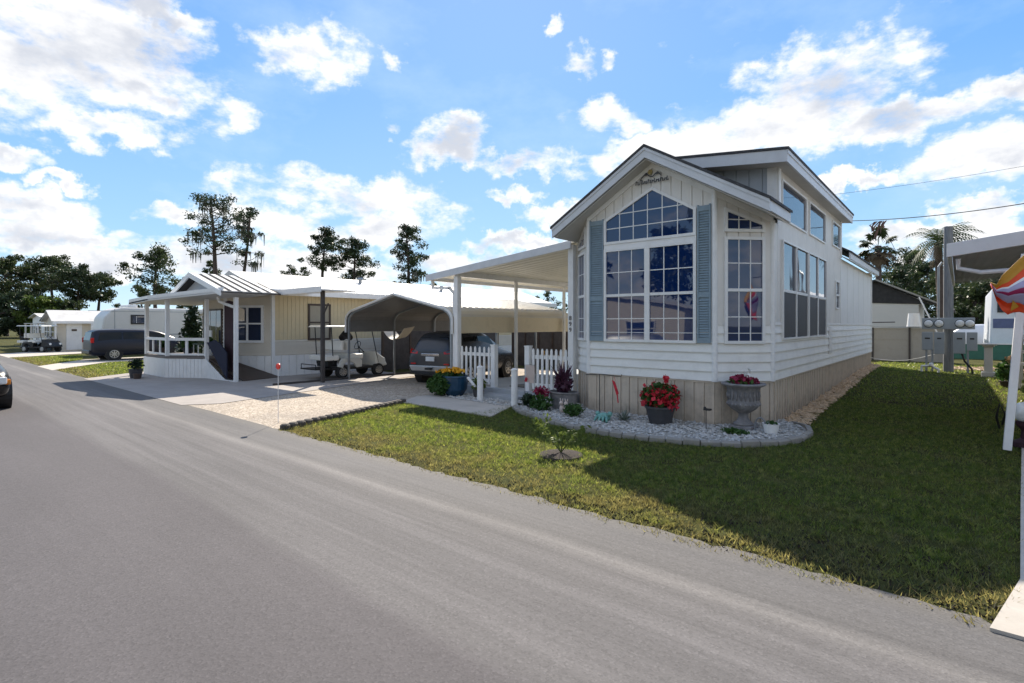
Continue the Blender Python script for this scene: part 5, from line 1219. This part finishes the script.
# right side wood, palms
WR = 'trees behind the sheds on the right'
for i, (u, v, D, wd, c, l, m_) in enumerate(((900, 268, 62, 8, 330, 'dark tree behind the sabal palm', 'leafoak'), (925, 262, 66, 9, 330, 'tall dark tree between the two palms', 'leafpine'), (965, 250, 70, 10, 330, 'dark tree behind the meter pole', 'leafoak'), (990, 262, 60, 9, 330, 'dark tree over the right hand camper', 'leafpine'),
        (945, 275, 56, 8, 330, 'dense low tree right behind the pole', 'leafoak'), (912, 250, 75, 7, 290, 'airy pine top beyond the dark trees', 'leafpine'), (978, 285, 50, 7, 330, 'low dark tree left of the right hand camper', 'leafoak'), (1015, 270, 64, 9, 330, 'dark tree at the right edge under the neighbour awning', 'leafoak'), (885, 285, 56, 6, 330, 'low tree behind the dark shed roof', 'leafpine'))):
    tree('backdrop_tree', l, u, D, HT(v, D), wd, HT(c, D), m_, 90+i, 0, 48, 0, group=WR, trunk=.3, lsize=.3, leafs=95)
for i, (u, v, D, l) in enumerate(((886, 290, 37, 'yellow green bush left of its twin above the shed roof'), (900, 291, 37, 'yellow green bush right of its twin above the shed roof'))):
    x, y = ray(u, D); h = HT(v, D); t = thing('sunlit_bush', l, 'bush', (x, y, 0), 0, 'yellow green bushes'); MB().tube([(x, y, 0), (x, y, h*.8)], [.1, .03]).build('trunk', M['bark'], t)
    quadmesh('crown', leaves([(x, y, h*.7), (x+.2, y, h*.88)], [(1.0, 1.0, h*.3), (.6, .6, h*.14)], [1400, 500], .09), M['leafbright'], t)
def palm(label, u, D, v, n, L, dead=30, drp=1.0):
    x, y = ray(u, D); h = HT(v, D); t = thing('palm_tree', label, 'palm', (x, y, 0), 0, 'palms on the right'); mb = MB()
    mb.tube([(x, y, 0), (x+.1, y, h*.5), (x, y, h)], [.17, .15, .17], 8); mb.build('trunk', M['bark'], t)
    for nm, cnt, mm, up in (('frond', n, 'leafpalm', 1), ('dry_fronds', dead, 'palmdead', -1)):
        V = []
        for i in range(cnt):
            a = random.uniform(0, 6.283); e = random.uniform(-.2, 1.2) if up > 0 else random.uniform(-1.5, -.5); l = L*random.uniform(.8, 1.1)*(1 if up > 0 else .7)
            d = Vector((math.cos(a)*math.cos(e), math.sin(a)*math.cos(e), math.sin(e))); p = Vector((x, y, h)); sd = Vector((-math.sin(a), math.cos(a), 0)); pts = []
            for k in range(8): pts.append(p.copy()); p = p+d*l/7; d = (d+Vector((0, 0, -.16*drp*(1 if up > 0 else .6)))).normalized()
            for k in range(1, 8):
                q0, q1 = pts[k-1], pts[k]
                for s_ in (-1, 1):
                    for j in (0, .5):
                        b = q0+(q1-q0)*j; wv = l*.26*math.sin(math.pi*(k+.6)/9); tip = b+sd*s_*wv+(q1-q0)*1.1+Vector((0, 0, -wv*.45)); V += [b, b+(q1-q0)*.28, tip, tip]
                V += [q0-sd*.015, q0+sd*.015, q1+sd*.01, q1-sd*.01]
        quadmesh('fronds' if up > 0 else nm, np.array([tuple(v_) for v_ in V]), M[mm], t)
    return t
random.seed(5)
palm('tall palm with drooping fronds just behind the meter pole', 938, 27, 243, 30, 1.9, 9, 1.5)
x, y = ray(878, 34); h = HT(246, 34)
t = thing('palm_tree', 'sabal palm with round tufted crown behind the rear corner of the main home', 'palm', (x, y, 0), 0, 'palms on the right')
MB().tube([(x, y, 0), (x+.05, y, h*.5), (x, y, h)], [.17, .15, .19], 8).build('trunk', M['bark'], t)
for nm, cnt, mm, e0, e1 in (('fan_fronds', 22, 'leafoak', -.5, 1.4), ('dry_fronds', 12, 'palmdead', -1.4, -.6)):
    V = []
    for i in range(cnt):
        a = random.uniform(0, 6.283); e = random.uniform(e0, e1); d = Vector((math.cos(a)*math.cos(e), math.sin(a)*math.cos(e), math.sin(e))); p0 = Vector((x, y, h)); p = p0+d*random.uniform(.6, 1.05)
        sd = Vector((-math.sin(a), math.cos(a), 0)); V += [p0-sd*.015, p0+sd*.015, p+sd*.012, p-sd*.012]; upv = d.cross(sd)
        for k in range(20):
            th = -2.1+4.2*k/19; q = (d*math.cos(th)+sd*math.sin(th)+upv*random.uniform(-.12, .12)).normalized(); l = random.uniform(.4, .6); w_ = q.cross(upv).normalized()*.055
            m1 = p+q*l*.6; tip = p+q*l+Vector((0, 0, -.14)); V += [p, m1+w_, tip, m1-w_]
    quadmesh(nm, np.array([tuple(v_) for v_ in V]), M[mm], t)

# ---------------------------------------------------------------- right background
# utility pole with meters
px_, py_ = -.30, 23.4; g0 = gz(px_, py_)
t = thing('utility_pole', 'weathered grey utility pole carrying the electricity meters', 'pole', (px_, py_, g0))
MB().tube([(px_, py_, g0-.1), (px_, py_, 5.25)], [.145, .125], 12).build('pole', M['wood'], t)
mb = MB(); mb.tube([(px_-.26, py_-.05, 1.9), (px_-.26, py_-.05, 3.9), (px_-.16, py_-.05, 4.05)], .035, 8); mb.build('conduit', M['galv'], t)
mp = thing('meter_board', 'grey meter board with four round electricity meters on the utility pole', 'meter board', (px_, py_-.25, g0))
yb = py_-.22
mb = MB(); mb.box(px_-.70, px_+.68, yb-.12, yb, 1.76, 2.14); mb.build('enclosure', M['greybox'], mp, bevel=.012)
for dx in (-.52, -.24, .30, .55):
    mb = MB(); mb.lathe((px_+dx, yb-.16, 1.95), [(.12, .05), (.12, .0), (.095, -.05), (.05, -.07)], 18, 'y'); m1 = mb.build('meter', M['lens'], mp)
    MB().lathe((px_+dx, yb-.125, 1.95), [(.135, -.01), (.135, .01)], 18, 'y').build('meter_ring', M['black'], m1)
for x0, x1, z0 in ((-.70, -.40, 1.05), (-.37, -.10, .92), (.14, .44, .95), (.47, .74, 1.05)):
    mb = MB(); mb.box(px_+x0, px_+x1, yb-.16, yb-.02, z0, 1.66); b_ = mb.build('breaker_box', M['greybox'], mp, bevel=.01)
    mb = MB(); mb.box(px_+x0+.08, px_+x1-.08, yb-.166, yb-.16, 1.42, 1.47); mb.build('box_label', M['roofdark'], b_)
for dx in (-.58, -.42, .50): MB().box(px_+dx-.03, px_+dx+.03, yb-.1, yb-.04, g0-.1, 1.1).build('support_leg', M['galv'], mp)
MB().tube([(px_+.35, yb-.1, .95), (px_+.42, yb-.12, .7), (px_+.6, yb-.12, .45), (px_+.62, yb-.12, g0)], .03, 8).build('cable', M['black'], mp)
t = thing('spigot_valves', 'cluster of white pipes and valves at the foot of the meter board', 'pipes', (px_-.5, yb-.3, g0))
mb = MB(); mb.tube([(px_-.7, yb-.3, g0), (px_-.7, yb-.3, g0+.2), (px_-.45, yb-.3, g0+.22), (px_-.25, yb-.3, g0+.1), (px_-.25, yb-.3, g0)], .04, 8); mb.blob((px_-.45, yb-.32, g0+.25), .08, 8); mb.build('pipe', M['white'], t)
# screen panels
t = thing('screen_enclosure', 'grey panelled enclosure between the home and the meter pole', 'fence', (-2.3, 28.5, .3))
for k in range(3):
    F = Frame((-4.4+k*1.35, 29.2), (-4.4+(k+1)*1.35, 29.2)); mb = MB(); mb.fbox(F, .03, F.L-.03, .25, 1.76, 0, .03); mb.fbox(F, .03, F.L-.03, 1.25, 1.29, .03, .045); mb.build('panel', M['panel'], t)
for k in range(4): MB().box(-4.43+k*1.35, -4.36+k*1.35, 29.12, 29.24, .2, 1.82).build('post', M['wooddark'], t)
mb = MB(); mb.box(-4.4, -.35, 29.1, 29.25, 1.78, 1.83); mb.build('top_rail', M['galv'], t)
tag(MB().tube([(-2.69, 25.0, .62)]+[(-2.69+2.0*f, 25+.0*f-1.2*f, .62-.35*math.sin(math.pi*f)*.5+.25*f) for f in (.2, .4, .6, .8, 1)], .012, 6).build('white_rope', M['white']), 'thin white rope slung from the home corner to the meter pole', 'rope')
# shed with dark roof
t = thing('tarp_roofed_shed', 'white walled shed with sagging dark roof behind the grey enclosure', 'shed', (-3, 36, .3))
MB().box(-7.5, -1.7, 36, 42, .2, 3.35).build('wall', M['rvwhite'], t)
mb = MB(); mb.hexa([(-8, 35.7, 3.4), (-3.6, 35.7, 4.35), (-3.6, 42, 4.35), (-8, 42, 3.4), (-8, 35.7, 3.5), (-3.6, 35.7, 4.45), (-3.6, 42, 4.45), (-8, 42, 3.5)])
mb.hexa([(-3.6, 35.7, 4.35), (-.2, 35.7, 2.6), (-.2, 42, 2.6), (-3.6, 42, 4.35), (-3.6, 35.7, 4.45), (-.2, 35.7, 2.7), (-.2, 42, 2.7), (-3.6, 42, 4.45)])
mb.prism([(-7.5, 35.95, 3.35), (-1.2, 35.95, 3.0), (-3.6, 35.95, 4.33)], (0, .1, 0)); mb.build('roof', M['tarp'], t)
MB().beam((-3.6, 35.68, 4.44), (-.2, 35.68, 2.70), .04, .08).build('roof_edge', M['panel'], t)
t = thing('white_bucket', 'white plastic bucket upside down on the grey enclosure', 'bucket', (-1.85, 29.4, 1.83)); MB().lathe((-1.55, 29.2, 1.83), [(.26, 0), (.25, .05), (.2, .58), (.05, .585)], 18).build('bucket_body', M['white'], t)
mb = MB(); mb.beam((-.75, 28.9, 1.6), (-1.35, 28.9, 3.1), .22, .05); tag(mb.build('leaning_board', M['white']), 'white board leaning above the meter board, left of the pole', 'board')
tag(MB().tube([(-4.3, 29.0, 2.0), (-2.2, 29.0, 2.03)], .025, 6).build('awning_rod', M['wooddark']), 'dark rod lying along the top of the grey enclosure', 'rod')
# green windscreen, camper, gravel
gp = thing('green_windscreen', 'low green mesh fence beyond the meter pole', 'fence', (3, 33.5, 0))
mb = MB(); mb.box(-.6, 7.5, 33.0, 33.05, .1, 1.05); mb.build('mesh', M['green'], gp); mb = MB(); mb.box(-.6, 7.5, 32.97, 33.0, 1.0, 1.06); mb.build('rail', M['white'], gp)
rocks(900, [(-.2, 24.5), (3, 24.5), (3, 26.5), (-.2, 26)], (-.3, 3, 24.4, 26.6), .0, .03, .08, 'rubble', M['rocktan'], '')
cmp_ = thing('white_camper', 'white camper trailer with blue stripe, seen below the neighbour awning', 'caravan', (3.2, 36, 0))
mb = MB(); mb.prism([(1.05, 34, .75), (1.35, 34, .6), (4.2, 34, .6), (4.2, 34, 3.9), (1.5, 34, 3.9), (1.15, 34, 3.6)], (0, 8, 0)); mb.build('body', M['rvw2'], cmp_, bevel=.08)
mb = MB(); mb.box(1.2, 4.21, 33.985, 34, 1.75, 2.2); mb.build('stripe', M['rvblue'], cmp_)
win_poly(Frame((1.2, 34), (4.2, 34)), rect(.15, .8, 2.5, 3.4), [], [], [], gl='sideglass', cas=.06, parent=cmp_, db=.02, fm='black'); win_poly(Frame((1.2, 34), (4.2, 34)), rect(1.0, 1.5, 2.4, 3.3), [], [], [], gl='sideglass', cas=.06, parent=cmp_, db=.02, fm='black')
t = thing('parked_pickup', 'pale pickup parked far behind the meter board', 'car', (.6, 46, 0))
S2 = [(-1.0, .8, .5, 1.0, 1.1, .7), (-.9, .9, .4, 1.1, 1.3, .75), (0, .92, .4, 1.1, 1.9, .7), (1.4, .92, .4, 1.1, 1.95, .7), (2.2, .92, .4, 1.1, 1.3, .7), (3.4, .8, .5, 1.0, 1.1, .6)]
mb = MB(); loft(mb, [carsec(*s) for s in S2]); mb.v = [(.3+y_, 46+x_, z_) for x_, y_, z_ in mb.v]; b_ = mb.build('body', M['rvw2'], t, smooth=True)
for x_ in (-.2, 2.6): MB().lathe((x_, 45.1, .35), [(.2, -.1), (.35, -.1), (.35, .1), (.2, .1)], 18, 'y').build('wheel', M['rubber'], t)
# pedestal column
t = thing('white_pedestal', 'white square garden pedestal on the lawn edge, right of the meter pole', 'pedestal', (.72, 22.3, .25)); x, y = .68, 22.3; g1 = gz(x, y)
mb = MB(); mb.box(x-.17, x+.17, y-.17, y+.17, g1-.05, g1+.14); mb.box(x-.10, x+.10, y-.10, y+.10, g1+.14, 1.22); mb.build('shaft', M['soffit'], t, bevel=.01)
mb = MB(); mb.box(x-.14, x+.14, y-.14, y+.14, 1.222, 1.27); mb.box(x-.2, x+.2, y-.2, y+.2, 1.272, 1.32); mb.build('capital', M['soffit'], t, bevel=.01)
# neighbour's awning and home on the right
na = thing('neighbour_awning', 'wide white metal carport awning at the right edge with dark ribbed underside', 'awning', (3, 14, 0))
zq = lambda x: 3.17+(x+.15)*.125
mb = MB(); slope_slab(mb, -.10, 4.6, 10.85, 19.5, .015, zq, -.05)
y = 10.95
while y < 19.4: mb.box(-.1, 4.6, y, y+.02, zq(-.1)-.10, zq(-.1)-.095); mb.hexa([(-.1, y, zq(-.1)-.10), (4.6, y, zq(4.6)-.10), (4.6, y+.05, zq(4.6)-.10), (-.1, y+.05, zq(-.1)-.10), (-.1, y, zq(-.1)-.06), (4.6, y, zq(4.6)-.06), (4.6, y+.05, zq(4.6)-.06), (-.1, y+.05, zq(-.1)-.06)]); y += .2
mb.build('roof_panel', M['dampan'], na)
mb = MB(); mb.prism([(-.16, 10.8, zq(-.16)-.20), (4.6, 10.8, zq(4.6)-.20), (4.6, 10.8, zq(4.6)+.01), (-.16, 10.8, zq(-.16)+.01)], (0, .05, 0)); mb.box(-.16, -.11, 10.86, 19.5, zq(-.15)-.18, zq(-.15)+.01); mb.build('fascia', M['fascia'], na, bevel=.006)
mb = MB(); mb.box(1.15, 1.27, 10.9, 19.4, zq(1.2)-.24, zq(1.2)-.11); mb.build('beam', M['fascia'], na)
for y in (13.6, 16.5, 19.2): MB().box(1.16, 1.26, y-.05, y+.05, 0, zq(1.2)-.25).build('post', M['white'], na)
MB().tube([(-.02, 10.95, 2.95), (-.02, 11.0, 2.8), (.25, 11.0, 2.72), (.95, 11.0, 2.74), (1.2, 11.0, 2.8)], .035, 8).build('gutter_pipe', M['fascia'], na)
nh = thing('right_neighbour_home', 'pale mobile home under the right hand awning, mostly outside the picture', 'house', (6.2, 14, 0))
MB().box(4.6, 8.2, 9.5, 23, 0, 3.3).build('wall', M['nbbeige'], nh); mb = MB(); slope_slab(mb, 4.3, 6.4, 9.2, 23.3, .06, lambda x: 3.9-.25*abs(x-6.4)); slope_slab(mb, 6.4, 8.5, 9.2, 23.3, .06, lambda x: 3.9-.25*abs(x-6.4)); mb.build('roof', M['roofwhite'], nh)
mb = MB(); mb.beam((.54, 10.84, .03), (.74, 10.88, 2.95), .10, .10); tag(mb.build('leaning_post', M['white'], bevel=.008), 'white square post leaning slightly, carrying the right hand awning', 'post')
# things under it
t = thing('climbing_rack', 'dark timber trellis with creeper beside the right hand awning', 'trellis', (1.6, 17.5, 0))
mb = MB()
for k in range(5): mb.box(1.22+k*.16, 1.27+k*.16, 17.5, 17.55, 0, 2.3)
for k in range(6): mb.box(1.18, 1.95, 17.45, 17.5, .3+k*.36, .36+k*.36)
mb.build('lattice', M['wooddark'], t); quadmesh('creeper', leaves([(1.6, 17.4, .8), (1.5, 17.4, 1.7), (1.35, 17.3, .45)], [(.35, .15, .5), (.35, .12, .5), (.25, .2, .3)], [260, 200, 200], .08), M['leafoak'], t)
mb = MB()
for k in range(4): mb.box(1.02, 1.28, 17.2, 17.26, .95+k*.28, 1.02+k*.28)
mb.box(1.0, 1.04, 17.2, 17.26, .1, 2.2); tag(mb.build('white_shelf_rack', M['white']), 'white slatted rack beside the dark trellis', 'rack')
t = thing('terracotta_pot_plant', 'leafy potted plant with reddish leaves behind the leaning post', 'potted plant', (1.08, 19.8, .03)); x, y = 1.02, 19.6
pot('pot', [(.13, .05), (.2, .35), (.22, .38), (.18, .38)], 'brown', (x, y, 0), t, 16); quadmesh('leaves', leaves([(x, y, .65)], [(.3, .25, .3)], [260], .09, asp=.5), M['leafplant'], t); quadmesh('red_leaves', leaves([(x, y, .95)], [(.12, .1, .12)], [40], .06), M['rocktan'], t)
t = thing('gazing_globe', 'pale glass gazing globe on a dark pedestal at the right picture edge', 'garden globe', (.92, 11.6, .03)); x, y = .77, 11.3
MB().lathe((x, y, 0), [(.16, .03), (.15, .1), (.06, .16), (.05, .28), (.11, .36), (.12, .42)], 18).build('pedestal', M['clothburg'], t)
MB().lathe((x, y, .56), [(.02, -.16), (.08, -.14), (.13, -.1), (.16, 0), (.13, .1), (.08, .14), (.01, .16)], 24).build('globe', M['lens'], t, smooth=True)
tag(MB().tube([(.55, 13.0, .02), (.50, 12.9, .25), (.54, 12.8, .5), (.62, 12.9, .3), (.6, 13.4, .05)], .02, 6).build('garden_hose', M['black']), 'loop of black hose beside the leaning post', 'hose')
# windsock like flag under the awning
wf = thing('wind_banner', 'billowing orange, gold and lilac nylon banner hanging from the right hand awning', 'banner', (.55, 9.4, 2.2))
def cloth(mb, u0, u1, v0, v1, fn, nu=14, nv=8):
    g = [[fn(u0+(u1-u0)*i/nu, v0+(v1-v0)*j/nv) for j in range(nv+1)] for i in range(nu+1)]
    for i in range(nu):
        for j in range(nv): mb.face([g[i][j], g[i+1][j], g[i+1][j+1], g[i][j+1]])
def sock(u, v):   # u 0..1 left to right, v 0..1 bottom to top; one rippled sheet
    x = .31+.78*u; zt_ = 2.50+.62*u**1.0-.06*math.cos(u*6); zb = 2.44-.40*min(1, u*5)**.7-.03*math.sin(u*14)
    if u < .12: zt_ = zb+.02+(zt_-zb)*(u/.12)**.5*.9
    z = zb+(zt_-zb)*v; return (x, 9.4+.07*math.sin(u*7+v*4)+.05*math.sin(v*9+u*3), z)
for nm, m_, v0, v1 in (('orange_band', 'clothred', 0, .20), ('lilac_field', 'clothlilac', .2, .45), ('magenta_band', 'clothmag', .45, .56), ('lilac_band', 'clothlilac', .56, .68), ('white_piping', 'white', .68, .73), ('orange_stripe', 'clothred', .73, .85), ('gold_band', 'clothgold', .85, 1.0)):
    mb = MB(); sw = lambda u, v: sock(u, min(1, max(0, v+(.13*math.sin(u*5+1+v*3) if 0 < v < 1 else 0)))); cloth(mb, 0, 1, v0, v1, sw); ob = mb.build(nm, M[m_], wf, smooth=True)
    sol = ob.modifiers.new('thick', 'SOLIDIFY'); sol.thickness = .003
mb = MB()
for k, (u0, v0) in enumerate(((.25, .05), (.45, .1), (.62, .05))):
    p = Vector(sock(u0, v0)); q = Vector(sock(u0+.10, .10)); r_ = Vector(sock(u0+.02, v0+.22)); o_ = Vector((0, -.012, 0)); mb.prism([p+o_, q+o_, r_+o_], (0, .004, 0))
mb.build('gold_leaf', M['clothgold'], wf)
MB().tube([(.96, 9.4, 3.1), (.96, 10.78, 3.2)], .01, 6).build('cord', M['metalblk'], wf)
# overhead cables
def cable(pts, r, label):
    mb = MB(); out = []
    for k in range(25):
        f = k/24; a, b = Vector(pts[0]), Vector(pts[1]); p = a+(b-a)*f; p.z -= pts[2]*4*f*(1-f); out.append(p)
    return tag(mb.tube(out, r, 6).build('overhead_cable', M['metalblk']), label, 'cable', 'overhead cables')
a = ray(835, 26); b = ray(1100, 17)
cable([(*a, HT(221, 26)), (*b, HT(190, 17)), .25], .018, 'thick black cable running from the clerestory to the right, with rags caught on it')
a = ray(760, 40); b = ray(1100, 30)
cable([(*a, HT(202, 40)), (*b, HT(152, 30)), .3], .010, 'thin upper cable crossing the clouds above the clerestory')
a = ray(881, 24.2)
cable([(*a, HT(221, 24.2)), (*ray(904, 27), HT(268, 27)), 0], .010, 'thin wire dropping from the rags towards the trees')
random.seed(9); x, y = a; z = HT(221, 24.2); V = []
for k in range(11):
    p = Vector((x+random.uniform(-.30, .26), y, z)); l = random.uniform(.3, .95); dx = random.uniform(-.5, -.05); w_ = random.uniform(.015, .035)
    m1 = p+Vector((dx*.5, random.uniform(-.1, .1), -l*.5)); e = p+Vector((dx*l, random.uniform(-.1, .1), -l)); s_ = Vector((w_*1.2, .02, .01)); V += [p-s_, p+s_, m1+s_, m1-s_, m1-s_, m1+s_, e+s_*.3, e-s_*.3]
tag(quadmesh('caught_rags', np.array([tuple(v) for v in V]), M['rag']), 'ragged dry strips caught on the overhead cable', 'rags')

# ---------------------------------------------------------------- across the street (mirrored in the window panes)
box_home('opposite_home', 'white mobile home across the street, only mirrored in the windows', 'house', -24, -13, -17, -12, 'nbbeige', 'roofwhite', 3.0, 3.9, wins=[(Frame((-13, -12), (-24, -12)), 2, 4, 1.2, 2.2), (Frame((-13, -12), (-24, -12)), 6, 7.6, 1.2, 2.2)])
MB().box(-10.5, -3.5, -13.5, -11, .5, 3.1).build('caravan_body', M['rvw2'], thing('opposite_caravan', 'white caravan across the street, only mirrored in the windows', 'caravan', (-7, -12, 0)), bevel=.2)
S3 = [(0, .8, .4, .9, 1.0, .7), (.1, .9, .3, .95, 1.2, .7), (.4, .92, .24, .95, 1.5, .66), (2.4, .92, .24, .95, 1.5, .66), (3.3, .9, .24, .9, 1.0, .7), (4.4, .8, .3, .75, .8, .6)]
vehicle('opposite_car', 'silver car across the street, only mirrored in the windows', 'car', (-11.5, -5.6, .01), R(82), 'suvsilver', S3, [], (.8, 3.5), .9, .33)
for i, (x, y, h, wd) in enumerate(((-16, -22, 10, 9), (-5, -24, 8, 8), (6, -21, 11, 10), (16, -18, 9, 8), (-28, -20, 10, 9))):
    k = AX[0]*x+AX[1]*y
    random.seed(200+i); t = thing('opposite_tree', 'tree across the street mirrored in the windows, number of its own place '+('far left', 'behind the roof', 'right', 'far right', 'outermost left')[i], 'tree', (x, y, 0), 0, 'trees across the street')
    t['label'] = ('tree left of the opposite home, only mirrored', 'tree behind the opposite home, only mirrored', 'tree right of the opposite home, only mirrored', 'tree far right across the street, only mirrored', 'tree far left across the street, only mirrored')[i]
    MB().tube([(x, y, 0), (x, y, h*.7)], [.3, .1]).build('trunk', M['bark'], t)
    cs = [(x+random.uniform(-wd/2, wd/2)*.7, y+random.uniform(-wd/2, wd/2)*.7, h*random.uniform(.45, 1)) for _ in range(22)]
    quadmesh('crown', leaves(cs, [(1.5, 1.5, 1)]*22, [110]*22, .3), M['leafoak'], t)
